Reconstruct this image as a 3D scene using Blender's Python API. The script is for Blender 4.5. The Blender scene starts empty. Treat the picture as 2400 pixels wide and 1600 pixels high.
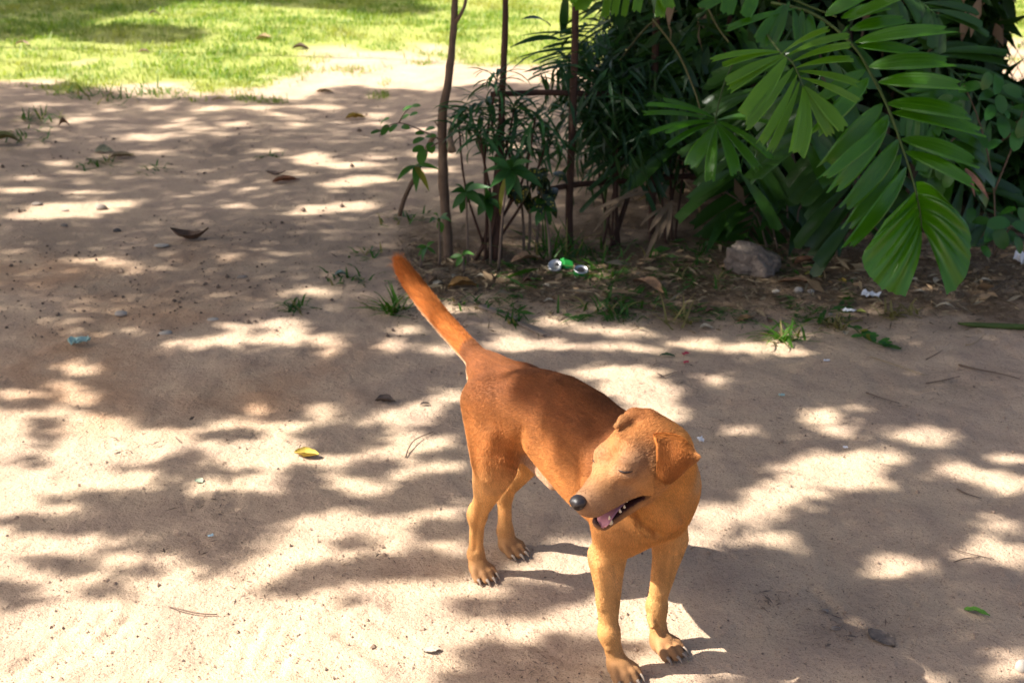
import bpy, math, random
import numpy as np
from mathutils import Vector, Matrix, Euler
from mathutils.bvhtree import BVHTree

random.seed(11)
rng = np.random.default_rng(11)
sc = bpy.context.scene
COL = sc.collection

# ------------------------------------------------------------------ camera, sky, sun, exposure
PITCH = math.radians(21.0)
FPX, CAM_H = 3333.0, 1.67                      # focal length in photo pixels, eye height
cam_d = bpy.data.cameras.new('camera')
cam = bpy.data.objects.new('camera', cam_d)
COL.objects.link(cam)
cam.location = (0, 0, CAM_H)
cam.rotation_euler = (math.pi / 2 - PITCH, 0, 0)
cam_d.sensor_width = 36
cam_d.lens = 36 * FPX / 2400
cam_d.clip_end = 500
cam_d.dof.use_dof = True
cam_d.dof.focus_distance = 2.75
cam_d.dof.aperture_fstop = 7.1
sc.camera = cam

SUN_EL, SUN_AZ = math.radians(47), math.radians(4)    # shadows run to +X and a touch to +Y
w = bpy.data.worlds.new('World')
sc.world = w
w.use_nodes = True
sky = w.node_tree.nodes.new('ShaderNodeTexSky')
sky.sky_type = 'NISHITA'
sky.sun_disc = False
sky.air_density = .6
sky.dust_density = 4.0
sky.ozone_density = .5
sky.sun_elevation = SUN_EL
sky.sun_rotation = math.radians(-90) - SUN_AZ
w.node_tree.links.new(sky.outputs[0], w.node_tree.nodes['Background'].inputs[0])
w.node_tree.nodes['Background'].inputs[1].default_value = 0.096
sun_d = bpy.data.lights.new('sun', 'SUN')
sun_d.energy = 5.0
sun_d.angle = math.radians(0.53)
sun_d.color = (1.0, 0.955, 0.88)
sun = bpy.data.objects.new('sun', sun_d)
COL.objects.link(sun)
LDIR = np.array([math.cos(SUN_EL) * math.cos(SUN_AZ), math.cos(SUN_EL) * math.sin(SUN_AZ), -math.sin(SUN_EL)])
sun.rotation_euler = Vector(LDIR).to_track_quat('-Z', 'Y').to_euler()
sun.location = (-8, 0, 9)
sc.view_settings.view_transform = 'Standard'
sc.view_settings.look = 'None'
sc.view_settings.gamma = 1
sc.view_settings.exposure = 1.45

# ------------------------------------------------------------------ photo pixel <-> place
cF = np.array([0, math.cos(PITCH), -math.sin(PITCH)])
cR = np.array([1.0, 0, 0])
cU = np.array([0, math.sin(PITCH), math.cos(PITCH)])
cC = np.array([0, 0, CAM_H])
def ray(px, py): return cF + (px - 1200) / FPX * cR - (py - 800) / FPX * cU
def at(px, py, z): return cC + ray(px, py) * z
def G(px, py, h=0.0):
    d = ray(px, py)
    return cC + d * ((h - CAM_H) / d[2])
def to_px(P):
    q = np.asarray(P, float) - cC
    z = q @ cF
    return np.stack([1200 + FPX * (q @ cR) / z, 800 - FPX * (q @ cU) / z], -1)
K = 2400 / 2352                                  # the enlarged view's pixels to photo pixels

# ------------------------------------------------------------------ numpy noise
_perm = np.random.default_rng(3).random((256, 256))
def vnoise(x, y):
    xi, yi = np.floor(x).astype(int), np.floor(y).astype(int)
    fx, fy = x - xi, y - yi
    fx, fy = fx * fx * (3 - 2 * fx), fy * fy * (3 - 2 * fy)
    a = _perm[xi & 255, yi & 255]; b = _perm[(xi + 1) & 255, yi & 255]
    c = _perm[xi & 255, (yi + 1) & 255]; d = _perm[(xi + 1) & 255, (yi + 1) & 255]
    return (a * (1 - fx) + b * fx) * (1 - fy) + (c * (1 - fx) + d * fx) * fy
def gh(x, y):
    x, y = np.asarray(x, float), np.asarray(y, float)
    h = (vnoise(x * 1.1 + 31, y * 1.1 + 7) - .5) * .034 + (vnoise(x * 3.7, y * 3.7) - .5) * .013
    h = h + (vnoise(x * 11, y * 11) - .5) * .006
    dd = np.hypot(x - .12, y - 2.68)
    k = np.clip((dd - .35) / .5, 0.12, 1)
    return h * k + np.clip((y - 8.6) / 1.5, 0, 1) * .03
def GG(px, py):
    p = G(px, py)
    p[2] = gh(p[0], p[1])
    return p

# ------------------------------------------------------------------ scene helpers
ORIGIN = {}
def thing(name, label, cat, loc, group=None):
    o = bpy.data.objects.new(name, None)
    COL.objects.link(o)
    o.location = Vector(loc)
    o.empty_display_size = .1
    o['label'] = label; o['category'] = cat
    if group: o['group'] = group
    ORIGIN[o.name] = np.array(loc, float)
    return o
def tag(o, label, cat, group=None):
    o['label'] = label; o['category'] = cat
    if group: o['group'] = group
    return o
def mesh_data(name, V, Fs, mat=None, smooth=True):
    me = bpy.data.meshes.new(name)
    V = np.asarray(V, np.float32)
    if isinstance(Fs, np.ndarray):
        n, k = Fs.shape
        me.vertices.add(len(V)); me.vertices.foreach_set('co', V.ravel())
        me.loops.add(n * k); me.loops.foreach_set('vertex_index', Fs.astype(np.int32).ravel())
        me.polygons.add(n)
        me.polygons.foreach_set('loop_start', (np.arange(n) * k).astype(np.int32))
        me.update(calc_edges=True)
    else:
        me.from_pydata([tuple(map(float, v)) for v in V], [], [tuple(int(i) for i in f) for f in Fs])
        me.update()
    me.polygons.foreach_set('use_smooth', [smooth] * len(me.polygons))
    if mat: me.materials.append(mat)
    return me
def obj(name, V, Fs, mat, parent=None, loc=None, smooth=True, kind=None):
    """V in world coordinates; a part keeps its thing's origin."""
    V = np.asarray(V, float)
    if parent is not None:
        o0 = ORIGIN[parent.name]
        p_off = np.zeros(3)
    else:
        o0 = np.array(loc if loc is not None else [V[:, 0].mean(), V[:, 1].mean(), V[:, 2].min()])
        p_off = o0
    o = bpy.data.objects.new(name, mesh_data(name, V - o0, Fs, mat, smooth))
    COL.objects.link(o)
    if parent is not None: o.parent = parent
    o.location = Vector(p_off)
    ORIGIN[o.name] = o0
    if kind: o['kind'] = kind
    return o
def fattr(o, name, vals, dom='POINT'):
    a = o.data.attributes.new(name, 'FLOAT', dom)
    a.data.foreach_set('value', np.asarray(vals, np.float32))
def cattr(o, name, rgb, dom='POINT'):
    a = o.data.attributes.new(name, 'FLOAT_COLOR', dom)
    rgb = np.asarray(rgb, np.float32)
    a.data.foreach_set('color', np.c_[rgb, np.ones(len(rgb), np.float32)].ravel())

class Bag:
    """collects pieces of one mesh"""
    def __init__(s): s.v, s.f, s.n = [], [], 0
    def add(s, V, Fs):
        s.v.append(np.asarray(V, float)); s.f += [tuple(i + s.n for i in f) for f in Fs]; s.n += len(V)
    def out(s): return np.concatenate(s.v), s.f
def grid_faces(nr, nc, wrap=False):
    f = []
    for r in range(nr - 1):
        for c in range(nc if wrap else nc - 1):
            d = (c + 1) % nc
            f.append((r * nc + c, r * nc + d, (r + 1) * nc + d, (r + 1) * nc + c))
    return f
def unit(v):
    v = np.asarray(v, float)
    return v / (np.linalg.norm(v) + 1e-12)
def spline(P, n):
    P = np.asarray(P, float)
    if len(P) == 2: return P[0] + (P[1] - P[0]) * np.linspace(0, 1, n)[:, None]
    Q = np.vstack([2 * P[0] - P[1], P, 2 * P[-1] - P[-2]])
    t = np.linspace(0, len(P) - 1 - 1e-6, n)
    i = t.astype(int); u = (t - i)[:, None]
    a, b, c, d = Q[i], Q[i + 1], Q[i + 2], Q[i + 3]
    return .5 * (2 * b + (c - a) * u + (2 * a - 5 * b + 4 * c - d) * u ** 2 + (3 * b - a - 3 * c + d) * u ** 3)
def tube(path, rad, ns=8, knob=0.0, seed=0):
    path = np.asarray(path, float); n = len(path)
    rad = np.interp(np.linspace(0, 1, n), np.linspace(0, 1, len(rad)), rad)
    rr = np.random.default_rng(seed)
    T = np.gradient(path, axis=0)
    up = np.array([.31, .87, .2])
    V = []
    for i in range(n):
        t = unit(T[i]); a = unit(np.cross(t, up)); b = np.cross(t, a)
        ph = np.linspace(0, 2 * math.pi, ns, endpoint=False)
        r = rad[i] * (1 + knob * rr.normal(size=ns))
        V.append(path[i] + np.outer(np.cos(ph) * r, a) + np.outer(np.sin(ph) * r, b))
    V = np.concatenate(V)
    Fs = grid_faces(n, ns, True)
    Fs.append(tuple(range(ns))[::-1]); Fs.append(tuple(range((n - 1) * ns, n * ns)))
    return V, Fs

# ------------------------------------------------------------------ materials
def newmat(name):
    m = bpy.data.materials.new(name); m.use_nodes = True
    nt = m.node_tree
    return m, nt, nt.nodes['Principled BSDF'], nt.nodes['Material Output']
def N(nt, t, **kw):
    n = nt.nodes.new(t)
    for k, v in kw.items():
        if k in n.inputs: n.inputs[k].default_value = v
        else: setattr(n, k, v)
    return n
def noise(nt, scale, detail=4, rough=.55, vec=None):
    n = N(nt, 'ShaderNodeTexNoise'); n.inputs['Scale'].default_value = scale
    n.inputs['Detail'].default_value = detail; n.inputs['Roughness'].default_value = rough
    if vec is not None: nt.links.new(vec, n.inputs['Vector'])
    return n
def ramp(nt, src, a, b, ca=(0, 0, 0, 1), cb=(1, 1, 1, 1)):
    r = N(nt, 'ShaderNodeValToRGB')
    r.color_ramp.elements[0].position = a; r.color_ramp.elements[1].position = b
    r.color_ramp.elements[0].color = ca; r.color_ramp.elements[1].color = cb
    nt.links.new(src, r.inputs[0])
    return r
def mix(nt, fac, a, b, mode='MIX'):
    m = N(nt, 'ShaderNodeMix', data_type='RGBA', blend_type=mode)
    for sock, val in ((m.inputs[0], fac), (m.inputs[6], a), (m.inputs[7], b)):
        if isinstance(val, bpy.types.NodeSocket): nt.links.new(val, sock)
        elif isinstance(val, tuple): sock.default_value = val if len(val) == 4 else (*val, 1)
        else: sock.default_value = val
    return m.outputs[2]
def bump(nt, h, strength, dist, normal=None):
    b = N(nt, 'ShaderNodeBump'); b.inputs['Strength'].default_value = strength; b.inputs['Distance'].default_value = dist
    nt.links.new(h, b.inputs['Height'])
    if normal is not None: nt.links.new(normal, b.inputs['Normal'])
    return b.outputs[0]
def math_(nt, op, a, b=None):
    m = N(nt, 'ShaderNodeMath', operation=op)
    for i, v in enumerate((a, b)):
        if v is None: continue
        if isinstance(v, bpy.types.NodeSocket): nt.links.new(v, m.inputs[i])
        else: m.inputs[i].default_value = v
    return m.outputs[0]

def plain(name, col, rough=.8, var=.25, scale=30, bmp=.3, bdist=.002, metal=0, spec=.3):
    m, nt, b, out = newmat(name)
    tc = N(nt, 'ShaderNodeTexCoord').outputs['Object']
    n = noise(nt, scale, 6, .6, tc)
    c = mix(nt, n.outputs[0], tuple(x * (1 - var) for x in col), tuple(min(1, x * (1 + var)) for x in col))
    nt.links.new(c, b.inputs['Base Color'])
    b.inputs['Roughness'].default_value = rough; b.inputs['Metallic'].default_value = metal
    b.inputs['Specular IOR Level'].default_value = spec
    if bmp: nt.links.new(bump(nt, n.outputs[0], bmp, bdist), b.inputs['Normal'])
    return m
def leafmat(name, col, rough=.45, trans=.3, var=.3, scale=14, spec=.5, obj_var=.25, tip=None):
    """leaf: glossy skin over a body that lets some light through; each object a bit different"""
    m, nt, b, out = newmat(name)
    tc = N(nt, 'ShaderNodeTexCoord').outputs['Object']
    n = noise(nt, scale, 4, .6, tc)
    c = mix(nt, n.outputs[0], tuple(x * (1 - var) for x in col), tuple(x * (1 + var) for x in col))
    oi = N(nt, 'ShaderNodeObjectInfo')
    hs = N(nt, 'ShaderNodeHueSaturation')
    nt.links.new(c, hs.inputs['Color'])
    nt.links.new(math_(nt, 'MULTIPLY_ADD', oi.outputs['Random'], 2 * obj_var), hs.inputs['Value'])
    hs.inputs['Value'].links[0].from_node.inputs[2].default_value = 1 - obj_var
    ge = N(nt, 'ShaderNodeNewGeometry')
    c = mix(nt, math_(nt, 'MULTIPLY', ge.outputs['Random Per Island'], .55), hs.outputs[0], tuple(x * .45 for x in col))
    lu = N(nt, 'ShaderNodeAttribute', attribute_name='leaf_u'); lt = N(nt, 'ShaderNodeAttribute', attribute_name='leaf_t')
    vein = math_(nt, 'SINE', math_(nt, 'MULTIPLY', lu.outputs['Fac'], 34.0))
    c = mix(nt, math_(nt, 'MULTIPLY', math_(nt, 'MAXIMUM', vein, 0.0), .07), c, tuple(min(1, x * 1.9 + .02) for x in col))
    n3 = noise(nt, 60, 5, .7, tc)
    dry = ramp(nt, math_(nt, 'ADD', lt.outputs['Fac'], math_(nt, 'MULTIPLY', n3.outputs[0], .16)), 1.015, 1.05)
    c = mix(nt, dry.outputs[0], c, (.23, .15, .055))
    c = mix(nt, ramp(nt, n3.outputs[0], .70, .76).outputs[0], c, mix(nt, .5, c, (.20, .15, .06)))
    nt.links.new(c, b.inputs['Base Color'])
    b.inputs['Roughness'].default_value = rough
    b.inputs['Specular IOR Level'].default_value = spec
    nt.links.new(bump(nt, vein, .12, .002, bump(nt, n.outputs[0], .3, .006)), b.inputs['Normal'])
    b.inputs['Coat Weight'].default_value = .25 if 'palm leaf' in name else 0; b.inputs['Coat Roughness'].default_value = .22
    t = N(nt, 'ShaderNodeBsdfTranslucent')
    tcx = mix(nt, 1.0, c, (1.5, 1.7, .45), 'MULTIPLY')
    nt.links.new(tcx, t.inputs['Color'])
    ms = N(nt, 'ShaderNodeMixShader'); ms.inputs[0].default_value = trans
    nt.links.new(b.outputs[0], ms.inputs[1]); nt.links.new(t.outputs[0], ms.inputs[2])
    nt.links.new(ms.outputs[0], out.inputs['Surface'])
    return m
_lit = {}
def littermat(col, rough=.75):
    k = tuple(round(c, 3) for c in col)
    if k not in _lit:
        m, nt, b, out = newmat('fallen leaf colour')
        tc = N(nt, 'ShaderNodeTexCoord').outputs['Object']
        n = noise(nt, 45, 6, .65, tc)
        n2 = noise(nt, 160, 3, .6, tc)
        c = mix(nt, ramp(nt, n.outputs[0], .35, .7).outputs[0], tuple(x * .55 for x in k), tuple(min(.9, x * 1.25) for x in k))
        c = mix(nt, ramp(nt, n2.outputs[0], .62, .7).outputs[0], c, tuple(x * .4 for x in k))
        nt.links.new(c, b.inputs['Base Color']); b.inputs['Roughness'].default_value = rough
        nt.links.new(bump(nt, n2.outputs[0], .4, .003), b.inputs['Normal'])
        _lit[k] = m
    return _lit[k]
M_bark = plain('grey brown bark', (.125, .083, .055), .9, .5, 26, .9, .006)
M_bark_red = plain('reddish pole bark', (.060, .030, .019), .85, .5, 30, .8, .005)
M_twig = plain('dry twig', (.15, .105, .075), .9, .4, 60, .5, .002)
M_straw = plain('dry straw', (.30, .22, .12), .85, .35, 40, .2, .001)
M_rock = plain('rough pinkish stone', (.225, .178, .145), .95, .65, 34, 1.0, .03)
M_stone = plain('small stone', (.26, .215, .175), .9, .35, 60, .6, .003)
M_paper = plain('white paper scrap', (.72, .73, .76), .7, .08, 30, .2, .001)
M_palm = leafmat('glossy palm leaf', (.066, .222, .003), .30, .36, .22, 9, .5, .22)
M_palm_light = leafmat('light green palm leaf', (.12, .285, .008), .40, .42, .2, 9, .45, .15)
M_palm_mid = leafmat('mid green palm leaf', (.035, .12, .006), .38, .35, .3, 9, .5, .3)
M_palm_dark = leafmat('dark palm leaf', (.030, .092, .009), .4, .25, .3, 9, .4, .3)  # darker copy of the palm green: shade of the deeper fronds put into the colour
M_rib = plain('palm rib', (.055, .085, .016), .6, .3, 30, .2, .001)
M_narrow = leafmat('narrow dark green leaf', (.026, .088, .020), .4, .25, .3, 20, .5, .35)
M_narrow_front = leafmat('narrow mid green leaf', (.034, .11, .030), .42, .28, .3, 20, .4, .35)
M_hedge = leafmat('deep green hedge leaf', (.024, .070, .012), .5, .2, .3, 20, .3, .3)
M_broad = leafmat('fresh broad leaf', (.035, .12, .022), .5, .3, .25, 18, .4, .25)
M_oval = leafmat('oval bright leaf', (.065, .18, .022), .5, .35, .2, 18, .4, .2)
M_yellowish = leafmat('yellowing leaf', (.22, .22, .03), .55, .4, .2, 18, .3, .2)
M_climb = leafmat('round climber leaf', (.040, .15, .018), .42, .3, .2, 14, .5, .3)
M_dryleaf = leafmat('dry hanging palm strip', (.21, .15, .10), .8, .2, .3, 20, .2, .25)
M_crown = leafmat('tree crown leaf', (.05, .09, .025), .5, .25, .3, 6, .3, .2)
# ------------------------------------------------------------------ ground
def poly_y(x, pts):
    p = np.array(pts, float)
    return np.interp(x, p[:, 0], p[:, 1])
LAWN_EDGE = [(-2000, 215), (0, 196), (130, 190), (300, 212), (420, 226), (560, 218), (650, 192), (720, 168), (1000, 152), (1120, 168), (1300, 158), (1600, 140), (4000, 120)]
def make_ground():
    def axis(lo, hi, step0, far, grow=1.035):
        c = [lo]; s = step0
        while c[-1] < hi: c.append(c[-1] + s); s *= grow
        return c
    ys = np.array([-120, -60, -30, -15, -8, -4, -2, -.5, .5, 1.2, 1.7] + list(np.arange(2.0, 4.2, .013)) + axis(4.2, 13.5, .014, 0, 1.008) + [14.5, 16, 19, 24, 32, 45, 70, 120, 200])
    xs = np.array([-160, -90, -50, -28, -16, -10, -7, -5.6] + list(np.arange(-4.8, -1.6, .04)) + list(np.arange(-1.6, 1.9, .014)) + list(np.arange(1.9, 5.4, .04)) + [6.2, 8, 12, 20, 35, 60, 100, 160])
    X, Y = np.meshgrid(xs, ys)
    Z = gh(X, Y)
    # loose crumbs and shallow scuffs trodden into the earth
    near = np.clip((6.5 - Y) / 2, 0, 1) * (np.abs(X) < 3) * (Y > 1.5)
    Z = Z + near * ((vnoise(X * 30, Y * 30) - .5) * .005 + np.clip(vnoise(X * 55 + 9, Y * 55) - .78, 0, 1) * .012)
    Z = Z - near * np.clip(vnoise(X * 8 + 3, Y * 8) - .70, 0, 1) * .03 + near * np.clip(vnoise(X * 14 + 60, Y * 14) - .74, 0, 1) * .022
    for a_, b_ in (((70, 1600), (260, 1440)), ((100, 1600), (300, 1450)), ((30, 1560), (190, 1450)), ((150, 1500), (260, 1430)), ((470, 1180), (500, 1130)), ((500, 1200), (535, 1125)), ((520, 1205), (555, 1130)), ((545, 1190), (575, 1130)), ((560, 1570), (610, 1460)), ((600, 1570), (650, 1470)), ((640, 1580), (690, 1470)), ((470, 1085), (490, 1100)), ((500, 1080), (520, 1100)), ((530, 1082), (548, 1100)), ((1240, 1500), (1340, 1560)), ((800, 1480), (900, 1560)), ((860, 1440), (960, 1500)), ((1900, 1380), (2000, 1470))):
        p_, q_ = G(*a_), G(*b_); e_ = (q_ - p_)[:2]; l_ = e_ @ e_
        tt = np.clip(((X - p_[0]) * e_[0] + (Y - p_[1]) * e_[1]) / l_, 0, 1)
        dd_ = np.hypot(X - p_[0] - tt * e_[0], Y - p_[1] - tt * e_[1]) + (vnoise(X * 40, Y * 40) - .5) * .012
        Z = Z - .0055 * np.exp(-(dd_ / .011) ** 2) + .003 * np.exp(-((dd_ - .024) / .010) ** 2)
    V = np.stack([X, Y, Z], -1).reshape(-1, 3)
    ny, nx = X.shape
    i = (np.arange(ny - 1)[:, None] * nx + np.arange(nx - 1)[None]).ravel()
    Fs = np.stack([i, i + 1, i + nx + 1, i + nx], -1)
    m, nt, b, out = newmat('trodden sandy earth')
    pos = N(nt, 'ShaderNodeNewGeometry').outputs['Position']
    big = noise(nt, .9, 5, .6, pos); mid = noise(nt, 5, 6, .6, pos); fine = noise(nt, 55, 6, .7, pos); grit = noise(nt, 190, 3, .6, pos)
    c = mix(nt, ramp(nt, big.outputs[0], .35, .65).outputs[0], (.45, .330, .222), (.415, .304, .218))
    c = mix(nt, ramp(nt, mid.outputs[0], .40, .75).outputs[0], c, (.31, .222, .165))
    red = N(nt, 'ShaderNodeAttribute', attribute_name='red_earth')
    hum = N(nt, 'ShaderNodeAttribute', attribute_name='humus')
    tur = N(nt, 'ShaderNodeAttribute', attribute_name='turf')
    dmp = N(nt, 'ShaderNodeAttribute', attribute_name='old_dirt')
    c = mix(nt, math_(nt, 'MULTIPLY', red.outputs['Fac'], ramp(nt, mid.outputs[0], .25, .6).outputs[0]), c, (.36, .20, .105))
    c = mix(nt, math_(nt, 'MULTIPLY', dmp.outputs['Fac'], .8), c, (.25, .185, .135))
    c = mix(nt, math_(nt, 'MULTIPLY', hum.outputs['Fac'], ramp(nt, mid.outputs[0], .2, .55).outputs[0]), c, (.125, .085, .052))
    c = mix(nt, tur.outputs['Fac'], c, (.24, .26, .07))
    c = mix(nt, ramp(nt, fine.outputs[0], .62, .74).outputs[0], c, mix(nt, 1.0, c, (.45, .41, .39), 'MULTIPLY'))
    c = mix(nt, ramp(nt, grit.outputs[0], .60, .68).outputs[0], c, mix(nt, 1.0, c, (.38, .34, .33), 'MULTIPLY'))
    c = mix(nt, ramp(nt, grit.outputs[0], .36, .30).outputs[0], c, mix(nt, 1.0, c, (1.3, 1.3, 1.28), 'MULTIPLY'))
    nt.links.new(c, b.inputs['Base Color'])
    b.inputs['Roughness'].default_value = .95; b.inputs['Specular IOR Level'].default_value = .12
    n1 = bump(nt, mid.outputs[0], .8, .022)
    n2 = bump(nt, fine.outputs[0], .9, .012, n1)
    nt.links.new(bump(nt, grit.outputs[0], .5, .003, n2), b.inputs['Normal'])
    o = obj('ground', V, Fs, m, loc=(0, 0, 0), kind='structure')
    D = to_px(np.c_[V[:, :2], np.zeros(len(V))]) / K
    ok = V[:, 1] > 1.6
    nz = vnoise(V[:, 0] * 2.2, V[:, 1] * 2.2) - .5; nz2 = vnoise(V[:, 0] * 7, V[:, 1] * 7) - .5
    dx, dy = D[:, 0], D[:, 1]
    turf = np.clip((poly_y(dx, LAWN_EDGE) + nz * 66 + nz2 * 34 - dy) / 30, 0, 1) * ok
    def blob(cx, cy, rx, ry): return np.clip(1.25 - np.hypot((dx - cx) / rx, (dy - cy) / ry) + nz * .7 + nz2 * .4, 0, 1)
    red_ = np.maximum.reduce([blob(170, 870, 260, 130), blob(60, 630, 260, 50), blob(400, 700, 230, 70), blob(560, 900, 240, 70), blob(480, 590, 120, 40), blob(240, 960, 220, 60), blob(760, 840, 120, 60) * .6]) * ok
    top = poly_y(dx, [(-500, 9e3), (900, 9e3), (960, 640), (1050, 590), (1300, 560), (3000, 540)])
    bot = poly_y(dx, [(800, 600), (980, 690), (1200, 720), (1500, 740), (1700, 742), (2000, 760), (2400, 780), (3200, 800)])
    hum_ = np.clip((bot + nz * 60 + nz2 * 40 - dy) / 45, 0, 1) * np.clip((dx - 880) / 90, 0, 1) * np.clip((dy - 470) / 60, 0, 1) * ok
    hum_ = np.maximum(hum_, np.clip((dx + nz * 120 - 1270) / 60, 0, 1) * np.clip((dy + nz2 * 40 - 350) / 50, 0, 1) * (dy < 600) * ok); hum_ = np.where((dx > 1500) & (dy < 560) & (V[:, 1] < 8.4) & ok, 1, hum_)
    dmp_ = np.maximum.reduce([blob(520, 555, 300, 60), blob(880, 590, 230, 60), blob(60, 290, 130, 90), blob(500, 345, 90, 30), blob(520, 660, 260, 50) * .8, blob(550, 1240, 60, 90) * .6, blob(110, 545, 120, 40), blob(2150, 880, 350, 60) * .5, blob(1950, 1440, 220, 70) * .5]) * ok
    fattr(o, 'turf', turf); fattr(o, 'red_earth', red_ * .6); fattr(o, 'humus', hum_); fattr(o, 'old_dirt', dmp_)
    return o
make_ground()

# ------------------------------------------------------------------ where the crowns let the sun through (enlarged-view pixels on the ground)
LIT = """
90,240,42,4 195,274,34,6 161,279,40,5 98,298,26,4 420,277,28,5 394,290,38,3 469,296,45,3 375,312,56,4 307,319,26,5 360,323,26,3 356,349,34,4
131,374,32,4 157,393,21,3 180,412,19,3 71,410,30,3 101,339,22,3 562,287,34,3.5 675,286,30,5 634,265,22,3 682,270,22,3 600,248,50,4 487,253,38,6
367,251,30,4 262,253,22,4 735,244,52,3 862,262,30,5 855,283,26,3 525,312,30,3 619,347,34,4 712,360,52,8 731,371,49,6 825,382,75,9 858,362,38,5
844,412,60,9 780,424,52,8 521,411,32,4 694,398,30,3 577,435,40,4 416,444,34,3 461,438,22,3 555,475,38,4 712,491,45,7 720,478,30,6 817,474,57,13
202,440,68,5 40,435,60,5 157,478,110,17 60,492,60,9 250,462,75,7 1000,360,60,6 1000,395,50,5 1180,345,40,4 980,300,40,5
251,598,35,7 168,601,15,3 282,610,45,4 314,626,22,3 378,621,17,3 546,600,21,5 100,686,14,3 124,744,16,6 179,746,24,6 223,765,31,5 309,760,17,7
739,681,52,8 567,761,35,9 670,755,60,14 447,796,69,9 550,790,69,15 670,785,52,20 766,792,40,12 780,815,30,8 179,847,52,12 155,882,45,9 34,905,45,13
172,910,40,12 584,930,31,12 732,940,35,12
950,768,34,10 1034,812,37,12 916,805,34,15 1050,718,34,10 1132,755,24,5 1182,775,40,7 1287,745,47,13 1220,799,108,15 1422,765,95,12 1439,802,84,11
1584,785,44,13 1422,860,118,17 1473,900,100,22 1506,944,57,17 1641,866,27,10 1044,910,35,15 983,937,40,12 930,955,60,20 1390,635,22,7 1320,612,40,10 1150,640,30,8 1000,700,30,8
1820,770,40,14 1731,798,90,14 1597,787,30,13 1838,805,20,11 1654,872,42,10 2107,791,21,3 1891,961,57,18 1540,950,45,28 1972,938,25,4
1710,991,50,10 1943,995,52,14 2130,1006,75,22 1905,1070,130,30 2037,1055,60,20 1812,1137,85,30 1980,1107,85,18 1680,1179,130,25 1775,1235,65,20
1624,1240,55,18 2205,1085,60,22 2318,1111,55,25 2318,1048,45,14 2055,1302,85,25 2300,1205,60,14 2300,1272,90,28 2318,1524,50,40 1624,1420,75,38 1480,1420,230,48 1560,1550,150,14
"""
SHADE = """
96,985,34,30 60,1051,45,8 95,1030,15,15 356,1061,68,8 431,1048,49,18 525,991,86,12 577,1018,15,12 490,1085,110,10 394,1108,35,22 787,995,105,18
825,1015,50,15 740,1030,45,12 850,1073,75,22 701,1092,50,25 262,1141,165,14 487,1150,190,22 712,1150,170,22 319,1168,130,20 94,1200,110,22
262,1200,130,18 487,1205,115,45 600,1195,80,25 356,1250,130,15 506,1254,110,22 150,1287,100,20 476,1290,35,30 319,1306,55,14 517,1313,30,13
244,1351,65,17 22,1365,55,40 656,1343,70,15 768,1317,110,22 860,1300,60,25 825,1385,60,12 836,1246,50,15 900,1150,130,25 1000,1110,70,25 1010,1215,80,20
940,1290,130,22 1010,1320,60,14 1150,1395,120,22 1265,1165,100,30 1290,1252,70,10 1195,1546,85,20 1000,1045,40,14
"""
def _ell(s): return np.array([[float(x) for x in e.split(',')] for e in s.split()])
LIT, SHADE = _ell(LIT), _ell(SHADE)
_f = LIT[:, 1] < 560
LIT[_f, 3] = LIT[_f, 3] * .92 + .5; LIT[_f, 2] *= .93
SHADE[:, 3] += 5; SHADE[:, 2] += 8
FORE = [(-3000, 940), (0, 940), (137, 932), (240, 952), (344, 975), (480, 968), (584, 957), (784, 965), (900, 985), (1060, 1000)]
def is_lit(x, y):
    lit = np.zeros(len(x), bool)
    for cx, cy, rx, ry in LIT: lit |= ((x - cx) / rx) ** 2 + ((y - cy) / ry) ** 2 < 1
    wob = 14 * np.sin(x * .021) + 8 * np.sin(x * .057 + 1)
    xr = poly_y(y, [(900, 1040), (1180, 1060), (1300, 1090), (1420, 1240), (1460, 1300), (1480, 1040), (1700, 1000)])
    fore = (y > poly_y(x, FORE) + wob * .4) & (x < xr)
    for cx, cy, rx, ry in SHADE: fore &= ((x - cx) / rx) ** 2 + ((y - cy) / ry) ** 2 > 1
    lit |= fore
    edge = poly_y(x, [(-3000, 185), (0, 186), (150, 188), (330, 222), (560, 222), (700, 224), (770, 204), (1030, 204), (1300, 190), (3000, 190)]) + wob * .25
    far = y < edge
    far &= ~((y < 24 + 10 * np.sin(x * .01)) & (x < 980))
    far &= ~((y < poly_y(x, [(-3000, 120), (0, 108), (150, 92), (250, 60), (420, 20)])) & (x < 420))
    far &= ((x - 320) / 180) ** 2 + ((y - 90) / 22) ** 2 > 1
    far &= ((x - 900) / 130) ** 2 + ((y - 34) / 12) ** 2 > 1
    return lit | far
# parts of the dog that stand in sun: the crowns are open along the sun's way to them (centre x, y, z, radius)
SUNNY_BODY = []

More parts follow.
